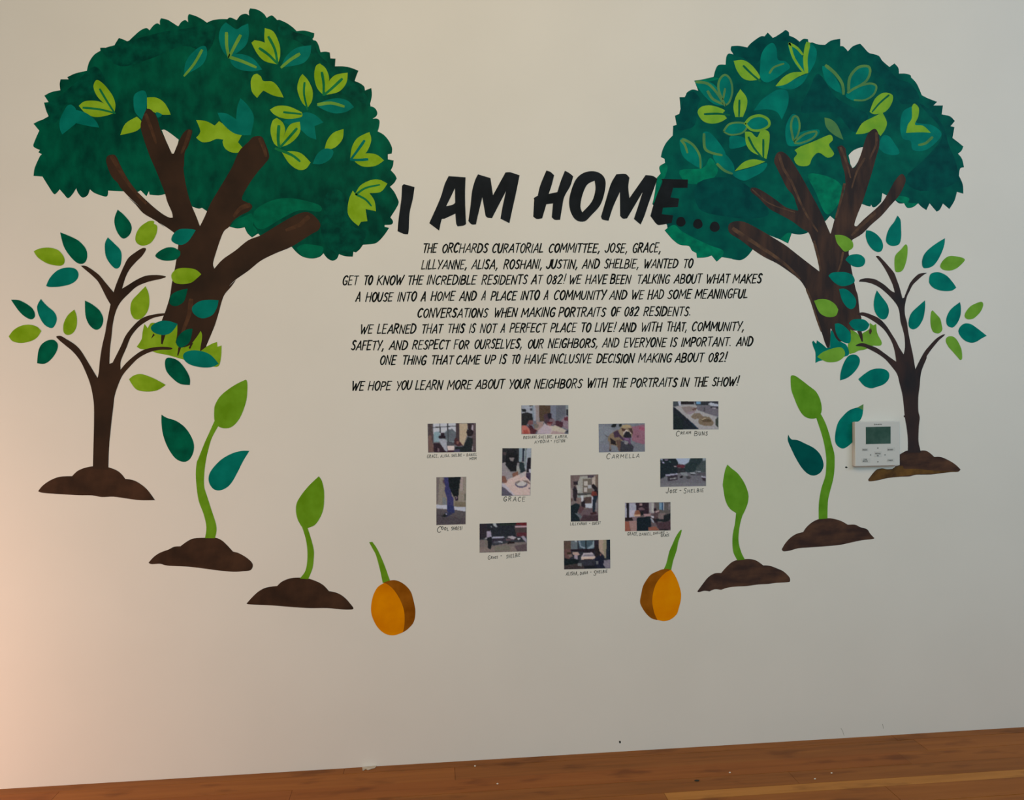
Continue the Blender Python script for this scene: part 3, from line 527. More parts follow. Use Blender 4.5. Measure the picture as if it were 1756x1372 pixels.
motif('painted_seed', (675, 1085), 'orange painted seed at left with a green sprout leaning left', 'painted seed', [
 ('sprout', "v: 1065,45* 1090,42* 1130,100 1180,210 1230,350* 1172,365* 1150,260 1120,150 1095,100", .0006, G['SL'], None),
 ('seed_side', "v: 1178,362* 1230,345 1280,345 1340,375 1390,430 1415,510 1428,590 1415,670 1370,725 1330,752* 1335,690 1330,590 1300,500 1250,420 1210,385", .0008, SB_L, 'dark orange brown side of the seed'),
 ('seed_face', "v: 1180,365* 1210,375 1260,420 1310,500 1340,590 1342,690 1330,752* 1260,775 1190,762 1130,710 1090,630 1080,560 1095,470 1130,400", .0010, OR_L, 'bright orange face of the seed')])
motif('painted_seed', (1135, 1062), 'orange painted seed at right with a green sprout leaning right', 'painted seed', [
 ('sprout', "x: 612,198* 600,250 570,340 550,440 510,560 487,670* 395,668* 430,590 465,450 500,370 540,280 590,205", .0006, G['SR'], None),
 ('seed_side', "x: 480,668* 440,655 380,662 320,685 250,720 200,780 155,860 135,950 120,1045 150,1120 200,1190 260,1240 325,1257* 295,1180 275,1060 280,960 310,850 360,770 430,700", .0008, SB_R, 'dark orange brown side of the seed'),
 ('seed_face', "x: 485,665* 530,730 570,820 600,930 600,1020 575,1120 550,1190 480,1250 400,1270 325,1255* 290,1180 265,1060 270,960 300,850 350,770 420,700", .0010, OR_R, 'bright orange face of the seed')])
motif('painted_seedling', (1275, 1000), 'smaller painted seedling at right, single green bud, beside the right orange seed', 'painted seedling', [
 ('soil_mound', "w: 635,1285* 690,1210 740,1150 800,1115 860,1112* 900,1065 960,1010 1020,988 1120,980 1190,995 1255,1040* 1320,1045 1400,1075 1450,1100 1500,1150 1508,1185 1490,1198 1380,1205 1300,1215 1210,1220 1100,1235 1000,1240 920,1250 860,1270* 800,1265 750,1285* 700,1280 650,1292", .0006, SO_R, None),
 ('stem', "w: 1000,540* 1065,555* 1040,640 1025,740 1025,830 1050,920 1082,985* 1012,993* 975,920 965,830 970,740 990,640", .0008, G['SR'], None),
 ('bud', "w: 918,92* 960,130 1020,180 1080,270 1115,370 1110,450 1085,520 1060,570* 1000,548* 940,505 900,430 880,320 875,270 895,150", .0010, G['SR'], None)])
motif('painted_seedling', (1420, 940), 'taller painted seedling at right, lime bud, teal leaf next to the wall controller', 'painted seedling', [
 ('soil_mound', "z: 278,1110* 320,1040 380,975 450,930 530,908* 570,850 640,790 720,755 820,745 900,755 980,780 1055,822* 1140,822 1200,850 1280,875 1320,930 1368,980* 1340,992 1220,1005 1100,1030 960,1060 800,1075 600,1090 470,1100 380,1125 300,1135", .0006, SO_R, None),
 ('stem', "y: 680,585* 738,550* 790,650 835,780 865,900 895,1010 900,1120 z: 895,200 880,300 840,450 820,560 815,748* 712,758* 712,620 720,520 745,390 790,250 y: 800,1170 800,1060 780,920 745,780", .0008, G['SR'], None),
 ('bud', "y: 390,97 440,102 510,150 600,220 680,285 730,380 748,480 735,550 685,595 620,603 560,585 510,540 460,450 420,350 390,260 382,150", .0010, G['SR'], None),
 ('leaf', "y: 355,790* 375,830 400,850* 470,858 560,900 650,945 720,1010 760,1090 768,1170 730,1240 660,1273 590,1255 520,1190 450,1080 400,980 355,880 348,830", .0006, G['DR'], 'dark green leaf'),
 ('leaf', "y: 1190,465* 1235,500* 1225,570 1190,630 1120,650* 1120,700 1132,760 1120,860 1060,925 1000,955 940,930 905,870 910,760 940,650 1000,570 1080,500", .0006, G['TR'], 'teal green leaf'),
 ('leaf_tip', "y: 1160,478* 1238,432* 1236,505* 1190,480", .0007, G['OR'], 'olive green tip of the teal leaf')])

# ------------------------------------------------------------------ title lettering
TT = empty('title_lettering', on_wall(950, 390), 'big bold black hand painted title across the wall, reading I AM HOME...', 'lettering')
for nm, s, ho in [
 ('letter', "A: 190,268* 298,298* 280,420 248,560 240,720 232,772* 190,768 127,740* 140,600 165,420 172,285*", ()),
 ('letter', "A: 640,188* 810,200* 805,350 808,520 815,668* 790,685 730,692* 715,660 708,565* 600,615* 572,618* 560,660 545,735* 445,660* 500,540 560,400 600,270", ("A: 703,310* 705,455* 680,475 615,490* 660,400",)),
 ('letter', "A: 935,170* 1060,208* 1085,380* 1210,152* 1260,150 1352,180* 1320,340 1280,520 1250,660* 1160,615* 1180,500 1215,340* 1075,610* 1030,605 1010,585* 978,400* 930,600 915,672* 870,672 838,638* 860,480 875,340 905,230", ()),
 ('letter', "B: 180,110* 215,122 245,150* 225,230 200,305* 272,290* 300,200 335,112* 370,130 405,158* 380,240 330,330 310,430 295,522* 250,522 225,500* 235,385* 180,392* 145,510* 100,515 70,495* 78,350* 75,340 108,320* 130,230", ()),
 ('letter', "B: 570,115 640,140 675,200 665,300 630,400 560,480 500,535 430,525 385,460 370,370 390,270 430,180 490,130", ("B: 583,195* 590,270 560,370 480,460* 465,410 480,320 520,230",)),
 ('letter', "B: 765,142* 840,138 875,170* 865,250 875,340* 1010,148* 1070,155 1108,180* 1080,260 1030,400 1000,490 968,562* 912,515* 950,400 985,290* 855,510* 820,512 797,490* 795,290* 740,410 700,530* 650,520 637,495* 680,350 720,220", ()),
 ('letter', "B: 1140,180* 1365,185* 1360,255* 1240,255* 1218,335* 1290,345* 1280,415* 1155,420* 1145,475* 1240,485* 1228,548* 1150,562 1105,560 1050,490* 1075,400 1110,300 1150,210", ())]:
    shape(nm, s, .0012, INK, TT, None, ho)
for cx, cy, r in ((1305, 538, 39), (1447, 556, 39), (1588, 580, 41)):
    s = 'B: ' + ' '.join('%.1f,%.1f' % (cx + r * math.cos(a) * (1 + .06 * math.sin(3 * a)), cy + r * math.sin(a) * 1.05) for a in [k * math.pi / 6 for k in range(12)])
    shape('dot', s, .0012, INK, TT)

# ------------------------------------------------------------------ brush alphabet: strokes on a 1-high cell
FONT = {
'A': (.66, "0,0 .42,1|.42,1 .62,0|.13,.3 .56,.34"), 'B': (.6, "0,0 .05,1|.05,1 .38,.98 .48,.78 .34,.56 .06,.52|.06,.52 .42,.5 .52,.26 .36,.04 0,0"),
'C': (.56, ".52,.86 .38,1 .16,.86 .02,.5 .06,.16 .24,0 .46,.14"), 'D': (.62, "0,0 .06,1|.04,1 .36,.94 .56,.64 .48,.24 .26,.03 0,0"),
'E': (.52, ".06,1 0,0|.06,1 .5,1|.04,.52 .4,.54|0,0 .44,.03"), 'F': (.5, ".06,1 0,0|.06,1 .5,1|.04,.52 .38,.54"),
'G': (.6, ".54,.86 .38,1 .14,.84 .02,.48 .1,.1 .3,0 .5,.12 .52,.42|.52,.42 .28,.42"), 'H': (.62, "0,0 .06,1|.52,0 .58,1|.02,.48 .56,.54"),
'I': (.12, "0,0 .08,1"), 'J': (.5, ".46,1 .42,.3 .28,.02 .1,.04 0,.22"), 'K': (.58, "0,0 .06,1|.54,1 .04,.46|.14,.54 .52,0"),
'L': (.46, ".06,1 0,0|0,0 .42,.04"), 'M': (.8, "0,0 .1,1|.1,1 .36,.3|.36,.3 .72,1|.72,1 .74,0"), 'N': (.62, "0,0 .06,1|.06,1 .48,0|.48,0 .58,1"),
'O': (.6, ".32,1 .1,.8 .02,.42 .16,.04 .36,.04 .54,.4 .52,.82 .32,1"), 'P': (.54, "0,0 .06,1|.06,1 .42,.96 .5,.74 .36,.5 .04,.44"),
'R': (.58, "0,0 .06,1|.06,1 .42,.96 .48,.76 .34,.54 .05,.5|.2,.5 .5,0"), 'S': (.5, ".48,.88 .32,1 .14,.88 .12,.66 .36,.46 .42,.2 .24,0 .0,.12"),
'T': (.54, "0,.98 .56,1|.3,1 .24,0"), 'U': (.58, ".02,1 0,.36 .12,.04 .32,.04 .46,.3 .54,1"), 'V': (.56, "0,1 .2,0|.2,0 .56,1"),
'W': (.84, "0,1 .16,0|.16,0 .42,.72|.42,.72 .5,0|.5,0 .86,1"), 'Y': (.54, "0,1 .24,.5|.56,1 .14,-.04"),
'0': (.54, ".3,1 .1,.8 .02,.42 .14,.04 .32,.04 .48,.4 .48,.82 .3,1"), '8': (.5, ".26,1 .1,.82 .2,.6 .38,.36 .3,.04 .08,.06 .04,.3 .24,.54 .44,.8 .26,1"),
'2': (.52, ".04,.8 .22,1 .44,.88 .38,.58 0,0|0,0 .48,.03"), ',': (.16, ".12,.1 .02,-.2"), '.': (.12, ".04,.06 .08,.03"), '!': (.2, ".2,1.1 .1,.3|.06,.06 .09,.03"),
'+': (.42, "0,.4 .4,.42|.2,.6 .2,.22"), '-': (.4, "0,.45 .35,.47"), "'": (.1, ".06,1 .03,.8"), '/': (.4, "0,0 .38,1"), 'X': (.5, "0,0 .5,1|.02,1 .48,0"), 'Q': (.6, ".32,1 .1,.8 .02,.42 .16,.04 .36,.04 .54,.4 .52,.82 .32,1|.3,.2 .6,-.05")}
for k in list(FONT):
    w, s = FONT[k]
    FONT[k] = (w, [[tuple(map(float, p.split(','))) for p in st.split()] for st in s.split('|')])
trnd = random.Random(11)
def word_mesh(txt, x0, x1, yb0, yb1, hgt, stroke, h, slant=.17, jit=1.0, gap=.135):
    """letters of txt between px x0 and x1, baseline from yb0 to yb1, cap height hgt"""
    total = sum(FONT[c][0] for c in txt) + gap * (len(txt) - 1)
    span = (x1 - x0) - slant * hgt * .55 - stroke * .8
    k = span / total; x = x0 + stroke / 2; parts = []
    for i, c in enumerate(txt):
        w, sts = FONT[c]
        u = (x - x0) / max(x1 - x0, 1); yb = yb0 + (yb1 - yb0) * u + trnd.uniform(-.5, .5) * jit
        hh = hgt * (1 + trnd.uniform(-.05, .05) * jit); sw = stroke * (1 + trnd.uniform(-.14, .22) * jit)
        for st in sts:
            pts = [(x + a * k + slant * b * hgt, yb - b * hh) for a, b in st]
            sm = smooth_open([(p[0], p[1], 0) for p in pts], 3) if len(pts) > 2 else pts
            parts.append(ribbon(sm, sw, sw * .85, h))
        x += (w + gap) * k
    return merge(parts)

def body_line(label, yo, base, words):
    """words: (text, left, right) in photograph px; base: baseline (px) at px 600 and 1300"""
    xs = words[0][1]; xe = words[-1][2]
    e = empty('text_line', on_wall((xs + xe) / 2, (base[0] + base[1]) / 2), label, 'lettering', 'small lettering lines')
    for t, a, b in words:
        ya = base[0] + (base[1] - base[0]) * (a - 600) / 700.; yc = base[0] + (base[1] - base[0]) * (b - 600) / 700.
        v, f = word_mesh(t, a, b, ya, yc, 15.0, 2.7, .0006)
        link('word', v, f, INK2, e)
body_line('first small black lettering line under the title, starting THE ORCHARDS', 0, (433.4, 432.4), [('THE',723.7,750.5),('ORCHARDS',756.8,837.6),('CURATORIAL',842.7,933.1),('COMMITTEE,',939.6,1029.8),('JOSE,',1035.6,1077.1),('GRACE,',1083.4,1134.3)])
body_line('second small black lettering line, the one ending WANTED TO', 0, (462, 458.6), [('LILLYANNE,',721.5,801.8),('ALISA,',807.2,854.7),('ROSHANI,',862.4,930.7),('JUSTIN,',935.3,991.7),('AND',996.8,1029.3),('SHELBIE,',1034.9,1096.4),('WANTED',1102.7,1163.9),('TO',1170.2,1189.5)])
body_line('widest small black lettering line, starting GET TO KNOW THE INCREDIBLE RESIDENTS', 0, (488.3, 485.2), [('GET',586,615),('TO',622.4,640),('KNOW',645.4,692.9),('THE',697.5,726.6),('INCREDIBLE',731.2,818),('RESIDENTS',824.8,905.4),('AT',909.7,930.7),('082!',935.8,970.4),('WE',974.6,997.7),('HAVE',1002.8,1042.1),('BEEN',1045.2,1082.8),('TALKING',1090.8,1149.7),('ABOUT',1154.3,1204.4),('WHAT',1209.5,1252.2),('MAKES',1255.3,1307.2)])
body_line('small black lettering line starting A HOUSE INTO A HOME', 0, (517, 510.9), [('A',608.7,619.5),('HOUSE',625.8,674.8),('INTO',680.5,715.5),('A',720.6,731.4),('HOME',737.7,781.3),('AND',786.4,818.3),('A',824.3,834.2),('PLACE',840.5,887),('INTO',891.8,926.3),('A',931.4,941.3),('COMMUNITY',948.5,1040),('AND',1043.5,1076.3),('WE',1081.4,1105),('HAD',1109.5,1139.4),('SOME',1143.4,1186.8),('MEANINGFUL',1190.7,1283.5)])
body_line('small black lettering line starting CONVERSATIONS WHEN MAKING PORTRAITS', 0, (545.2, 540.5), [('CONVERSATIONS',714.6,837.6),('WHEN',846,888),('MAKING',892.6,953.3),('PORTRAITS',956.7,1039.5),('OF',1046.4,1064.7),('082',1069.1,1096.5),('RESIDENTS.',1102.4,1185.6)])
body_line('small black lettering line starting WE LEARNED THAT THIS IS NOT', 0, (572.2, 566.6), [('WE',616.4,640.6),('LEARNED',645.8,714.6),('THAT',721.5,759.9),('THIS',765.9,797.5),('IS',803.5,816.3),('NOT',822,852.5),('A',857.2,867),('PERFECT',873,937.5),('PLACE',942.7,989.7),('TO',994.6,1014.4),('LIVE!',1019,1056.6),('AND',1060.6,1091.7),('WITH',1097.9,1135.7),('THAT,',1141.7,1179.1),('COMMUNITY,',1185,1277)])
body_line('small black lettering line starting SAFETY, AND RESPECT FOR OURSELVES', 0, (600.2, 592.6), [('SAFETY,',601,659.4),('AND',665.9,700.4),('RESPECT',706,771.9),('FOR',777,805.5),('OURSELVES,',812,896.4),('OUR',903.7,933.1),('NEIGHBORS,',938.7,1026.2),('AND',1031.5,1062.6),('EVERYONE',1068.9,1143.7),('IS',1148.5,1162),('IMPORTANT.',1167.3,1254.8),('AND',1261.3,1292.3)])
body_line('small black lettering line starting ONE THING THAT CAME UP', 0, (626, 619.8), [('ONE',650.2,680.4),('THING',688.5,732.2),('THAT',738,778.2),('CAME',780.9,824.8),('UP',830,850.7),('IS',855.5,869.5),('TO',875.5,892.6),('HAVE',898.2,938.4),('INCLUSIVE',942.5,1016.5),('DECISION',1021.9,1088.7),('MAKING',1093.3,1153.1),('ABOUT',1156.2,1207.8),('082!',1213.2,1247)])
body_line('lowest small black lettering line, set apart, starting WE HOPE YOU LEARN', 0, (669.4, 661.2), [('WE',601.9,625.8),('HOPE',630,671.9),('YOU',677.9,707.3),('LEARN',711.2,760.2),('MORE',765.5,810.3),('ABOUT',814,865.8),('YOUR',871.3,910),('NEIGHBORS',915.2,999.4),('WITH',1005.4,1042.1),('THE',1048,1076.3),('PORTRAITS',1080.2,1162.2),('IN',1166.3,1182.7),('THE',1187.8,1215),('SHOW!',1219.7,1267.6)])
# ------------------------------------------------------------------ small photo prints with pencilled captions
def vcol_mat():
    m = bpy.data.materials.new('photo_print_ink'); m.use_nodes = True; nt = m.node_tree; b = nt.nodes['Principled BSDF']
    a = nt.nodes.new('ShaderNodeVertexColor'); a.layer_name = 'print'
    nt.links.new(a.outputs['Color'], b.inputs['Base Color']); b.inputs['Roughness'].default_value = .5
    b.inputs['Specular IOR Level'].default_value = .15
    return m
PRINTM = vcol_mat()
PAPER = mat('photo_paper', (.80, .80, .77, 1), rough=.5)
def inside(P, x, y):
    c = np.zeros(x.shape, bool); n = len(P); j = n - 1
    for i in range(n):
        xi, yi = P[i]; xj, yj = P[j]
        if yi != yj: c ^= ((yi > y) != (yj > y)) & (x < (xj - xi) * (y - yi) / (yj - yi) + xi)
        j = i
    return c
prnd = np.random.RandomState(3)
def photo_print(view, corners, base, polys, label, blur=1):
    """corners tl tr br bl in view units; polys: (outline, rgb) printed one over the other"""
    vx, vy, s = V[view]
    C = np.array(corners, float); tall = abs(C[3, 1] - C[0, 1]) > abs(C[1, 0] - C[0, 0])
    nx, ny = (52, 84) if tall else (84, 52)
    u, v = np.meshgrid(np.linspace(0, 1, nx), np.linspace(0, 1, ny))
    gx = (1-u)*(1-v)*C[0,0] + u*(1-v)*C[1,0] + u*v*C[2,0] + (1-u)*v*C[3,0]
    gy = (1-u)*(1-v)*C[0,1] + u*(1-v)*C[1,1] + u*v*C[2,1] + (1-u)*v*C[3,1]
    img = np.ones((ny, nx, 3)) * np.array(base, float)
    for p, c in polys:
        P = [tuple(map(float, q.split(','))) for q in p.split()]
        if len(P) == 2:      # ellipse: centre, radii
            msk = ((gx - P[0][0]) / P[1][0]) ** 2 + ((gy - P[0][1]) / P[1][1]) ** 2 < 1
        else: msk = inside(P, gx, gy)
        img[msk] = c
    img += prnd.normal(0, 7, img.shape[:2])[..., None] + prnd.normal(0, 3, img.shape)
    for _ in range(blur):
        q = np.pad(img, ((1, 1), (1, 1), (0, 0)), 'edge')
        img = (q[:-2, 1:-1] + q[2:, 1:-1] + q[1:-1, :-2] + q[1:-1, 2:] + 3 * img) / 7
    img = img * .86 + img.mean(2, keepdims=True) * .14
    img = np.clip(img, 4, 235)
    toX = lambda a, b: (vx + a / s, vy + b / s)
    cx, cy = toX(*C.mean(0)); e = empty('photo_print', on_wall(cx, cy), label, 'photo', 'photo prints under the lettering')
    k = .012
    m_ = C.mean(0); big = [toX(*(m_ + (c - m_) * (1 + k * 1.6))) for c in C]
    vv, ff = prism([big], .0006, .0004); link('paper', vv, ff, PAPER, e)
    pts = [on_wall(*toX(a, b)) for a, b in zip(gx.ravel(), gy.ravel())]
    n = nx * ny
    verts = [(p.x, -.0009 * PAINT, p.z) for p in pts]
    faces = [(j*nx+i, (j+1)*nx+i, (j+1)*nx+i+1, j*nx+i+1) for j in range(ny-1) for i in range(nx-1)]
    ring = [i for i in range(nx)] + [j*nx+nx-1 for j in range(1, ny)] + [(ny-1)*nx+i for i in range(nx-2, -1, -1)] + [j*nx for j in range(ny-2, 0, -1)]
    nb = len(verts); verts += [(verts[r][0], -.0006 * PAINT, verts[r][2]) for r in ring]
    for q in range(len(ring)):
        a, b = ring[q], ring[(q+1) % len(ring)]; faces.append((a, b, nb + (q+1) % len(ring), nb + q))
    o = link('picture', verts, faces, PRINTM, e)
    ca = o.data.color_attributes.new('print', 'FLOAT_COLOR', 'POINT')
    lin_ = np.where(img <= 10.31, img/255/12.92, ((img/255 + .055)/1.055) ** 2.4) / np.array(ILL['M'])
    full = np.ones((len(verts), 4)); full[:n, :3] = lin_.reshape(-1, 3).clip(0, .9)
    full[n:, :3] = .6
    ca.data.foreach_set('color', full.astype(np.float32).ravel())
    return e
def caption(label, view, lines, stroke=1.0, mtl=None):
    """lines: (text, left, right, baseline left, baseline right, cap height) in view units"""
    vx, vy, s = V[view]; parts = []
    for t, a, b, y0, y1, hgt in lines:
        parts.append(word_mesh(t, vx + a/s, vx + b/s, vy + y0/s, vy + y1/s, hgt/s, stroke, .0004, slant=.05, jit=.5, gap=.3))
    v, f = merge(parts); xs = [q[0] for q in v]; zs = [q[2] for q in v]
    o = bpy.data.objects.new('caption', bpy.data.meshes.new('caption')); c = Vector((sum(xs)/len(xs), 0, sum(zs)/len(zs)))
    o.data.from_pydata([tuple(Vector(q) - c) for q in v], [], f); o.data.materials.append(mtl or PEN)
    o.location = c; COL.objects.link(o); o['label'] = label; o['category'] = 'caption'; o['group'] = 'handwritten photo captions'

photo_print('P1', [(250,228),(1385,212),(1390,892),(262,908)], (92,90,94), [
 ("375,225 910,215 910,480 380,480",(172,172,176)), ("385,470 910,470 900,660 390,660",(112,122,124)), ("395,430 530,410 530,650 400,660",(118,142,146)),
 ("640,450 720,370 830,350 910,430 910,640 650,640",(88,94,97)), ("250,228 370,228 385,680 260,600",(74,60,58)), ("360,310 910,275 910,292 360,328",(48,46,48)),
 ("525,220 548,220 560,450 535,450",(48,46,48)), ("710,220 738,220 748,650 728,650",(45,45,48)), ("910,215 1000,215 1000,620 920,620",(62,48,50)),
 ("1000,230 1190,220 1170,520 1100,740 960,700 1000,600",(170,148,116)), ("1190,215 1390,215 1390,890 1280,890 1300,300",(82,66,66)), ("1290,260 1330,260 1325,400 1290,380",(160,145,150)),
 ("1285,740 1310,760 1310,870 1285,800",(160,150,155)), ("265,520 330,480 370,700 510,740 380,905 265,905",(106,78,68)), ("370,730 500,715 515,760 390,820",(140,105,90)), ("380,680 520,680 600,760 700,905 400,905",(45,28,35)),
 ("480,790 530,820 530,880 480,880",(110,90,95)), ("510,600 600,590 700,600 712,885 650,860 560,700",(148,148,154)), ("500,570 510,520 555,510 560,450 600,435 645,450 650,510 680,530 670,575",(36,22,30)),
 ("700,660 880,660 880,760 700,740",(70,70,74)), ("710,750 880,740 880,850 730,850",(198,176,164)), ("720,850 890,850 880,905 700,905",(62,36,46)), ("1160,430 1180,370 1250,350 1320,390 1325,470 1280,530 1200,530",(36,27,29)),
 ("1190,215 1340,215 1340,245 1290,245 1280,360 1200,360",(50,34,38)), ("1120,690 1200,540 1310,570 1310,700 1280,892 860,892 900,780 1100,760",(30,34,34)), ("850,890 900,830 1000,820 1020,895",(64,58,78)), ("870,640 900,560 960,570 1000,640 1080,740 960,760 880,710",(70,38,40)), ("930,640 980,640 980,710 930,700",(120,76,66))],
 'topmost-left photo print, people before a gridded window')
caption('two line caption under the photo print of people by a gridded window', 'P1', [('GRACE,',235,510,1035,1020,75),('ALISA,',545,780,1025,1005,65),('SHELBIE',805,1060,1015,995,65),('+',1085,1125,990,985,50),('DANIEL',1165,1410,995,975,60),('MOM',1230,1400,1082,1070,62)], .85)
photo_print('P2', [(190,208),(1295,202),(1300,882),(193,888)], (98,98,104), [
 ("190,205 540,205 530,580 460,560 450,420 200,400",(140,142,148)), ("440,230 480,230 490,570 450,560",(118,128,136)), ("200,300 250,288 310,310 300,360 210,360",(28,28,30)), ("400,280 445,280 445,330 400,330",(60,60,64)), ("380,205 470,205 460,230 390,235",(60,60,62)),
 ("520,205 610,205 610,600 540,600",(138,122,116)), ("610,205 870,205 870,400 720,590 620,580",(76,56,40)), ("870,205 1010,205 1000,660 880,560",(104,106,116)), ("1010,205 1240,205 1240,420 1010,600",(88,88,94)), ("1240,205 1295,205 1300,330 1240,400",(120,126,124)),
 ("520,600 720,590 700,680 600,820 500,760 560,640",(148,118,106)), ("480,640 600,660 590,740 500,740",(110,96,84)), ("200,400 320,370 450,410 465,560 370,560 310,680 195,680",(34,32,32)), ("370,560 460,560 460,650 400,670 330,650",(110,68,66)), ("195,690 300,680 400,780 420,885 195,885",(176,96,80)), ("240,790 330,780 380,885 240,885",(160,66,54)),
 ("330,680 400,720 560,790 520,885 410,885 390,780",(78,32,38)), ("370,670 440,680 480,760 400,740",(58,24,32)), ("720,440 760,410 900,400 910,500 1000,590 1000,670 820,690 730,600",(70,48,56)), ("800,400 880,385 900,500 830,520",(30,22,30)), ("850,540 960,520 1000,640 930,680 860,620",(110,88,92)), ("800,600 930,590 920,640 820,640",(90,30,34)), ("780,630 900,640 890,700 820,695",(140,88,84)),
 ("740,620 800,680 900,690 1000,680 1250,790 1200,850 1100,885 550,885 600,790 700,690",(178,158,150)), ("900,690 1020,690 1250,790 1200,860 930,800",(176,160,136)), ("600,790 740,650 840,700 900,800 870,885 560,885",(168,148,150)), ("880,885 930,800 1200,860 1220,885",(158,130,124)),
 ("1150,540 1240,450 1300,480 1300,780 1160,720 1060,690",(128,104,110)), ("1190,500 1290,470 1295,580 1200,560",(92,36,46)), ("1000,580 1050,570 1170,600 1180,700 1130,730 1000,680",(70,34,44)), ("1250,310 1300,300 1300,460 1250,430",(44,40,44)), ("1210,850 1290,790 1300,850",(40,38,40))],
 'photo print of people bending over white paper, top centre of the prints')
caption('two line caption under the photo print of people bending over paper', 'P2', [('ROSHANI,',235,570,1000,975,65),('SHELBIE,',590,945,990,975,65),('KAREN,',985,1290,990,965,65),('AYODIA',495,850,1105,1080,68),('+',880,910,1060,1055,40),('FISTON',960,1225,1095,1070,68)], .9)
photo_print('P3', [(225,232),(1312,218),(1315,885),(232,902)], (108,110,114), [
 ("225,235 500,300 600,400 400,560 225,700",(116,118,122)), ("225,700 480,640 480,900 232,900",(110,110,116)), ("1010,300 1312,240 1315,700 1200,720 1000,620",(134,86,98)), ("1180,300 1312,300 1312,400 1180,360",(150,72,90)), ("1130,500 1180,500 1170,560 1130,550",(104,60,74)), ("1000,640 1315,720 1315,885 1020,885",(104,104,108)),
 ("510,300 560,235 645,235 640,300 560,320",(22,24,24)), ("705,240 770,235 760,300 700,290",(26,30,26)), ("440,560 500,470 620,390 740,370 800,560 780,700 740,885 650,760 560,730 500,720 450,640",(122,100,74)), ("380,490 460,530 450,555 390,520",(80,76,74)), ("500,560 620,640 640,730 510,700",(36,26,26)), ("450,600 520,720 520,850 470,850 480,740",(112,96,86)),("470,840 520,830 510,880 480,870",(50,40,40)),
 ("640,620 740,600 740,885 690,860",(92,66,54)), ("740,640 960,660 1060,780 1020,885 740,885",(52,50,56)), ("840,640 930,650 900,720 820,700",(126,118,116)), ("570,430 680,380 700,440 820,560 830,650 700,540 600,560",(64,44,60)), ("800,560 980,560 985,720 940,700 920,640 820,620",(92,62,88)),
 ("700,380 760,300 860,240 980,260 1030,350 1020,480 990,560 800,560 720,480",(136,116,86)), ("780,260 960,250 990,320 770,330",(160,136,96)), ("760,340 860,345 850,400 780,400",(70,44,36)), ("920,330 1020,340 1030,470 980,440",(70,46,42)), ("800,440 880,370 1000,450 980,480 900,400 820,520",(186,166,148)), ("820,480 870,405 930,410 990,480 990,560 800,550",(34,30,34)), ("830,560 950,580 930,620 850,600",(120,84,116))],
 'photo print of a tan dog wearing a harness')
caption('single word pen caption under the dog photo print', 'P3', [('C',405,510,1060,1050,125),('ARMELLA',530,1190,1045,1022,85)], 1.15)
photo_print('P4', [(258,252),(1330,246),(1332,910),(262,915)], (128,124,122), [
 ("258,250 390,250 390,360 262,380",(62,66,68)), ("385,250 450,250 450,345 390,350",(164,164,172)), ("440,250 760,250 750,320 450,325",(32,24,26)), ("760,250 1330,246 1330,330 1100,350 800,340",(44,44,48)), ("805,255 905,255 910,325 810,325",(92,134,162)), ("1080,320 1140,275 1330,320 1330,370 1180,360",(160,160,166)), ("820,360 1140,360 1332,380 1332,610 1000,520 830,470",(100,92,96)), ("1140,370 1330,370 1330,420 1150,410",(50,46,52)), ("1180,390 1280,400 1260,440 1180,420",(140,130,132)), ("990,400 1015,400 1010,500 995,490",(70,64,66)),
 ("300,380 540,330 820,350 830,450 1280,620 1332,900 880,912",(152,144,138)), ("262,390 310,400 880,912 262,915",(26,30,36)), ("262,500 500,700 500,915 262,915",(24,32,32)), ("500,560 560,620 850,880 830,912",(30,44,60)),
 ("450,390 640,360 800,400 810,450 760,520 600,560 520,480",(128,110,102)), ("700,430 820,400 810,450 730,460",(96,66,58)), ("560,520 770,480 760,520 640,560",(140,118,122)), ("680,620 760,530 900,530 960,600 860,660 760,670",(116,98,78)), ("850,720 880,640 960,600 1120,620 1230,760 1180,830 1000,830 880,790",(116,96,72)), ("930,690 1030,670 1160,680 1150,740 960,740",(88,70,48)), ("930,680 1000,645 1040,650 940,690",(186,166,130)), ("1260,680 1320,610 1332,880 1260,800",(52,56,48))],
 'photo print of round pies along a table edge, topmost right')
caption('caption reading CREAM BUNS under the pies photo print', 'P4', [('C',325,425,1070,1060,120),('REAM',435,690,1030,1010,60),('B',755,850,1062,1055,105),('UNS',860,1080,1048,1045,85)], 1.15)
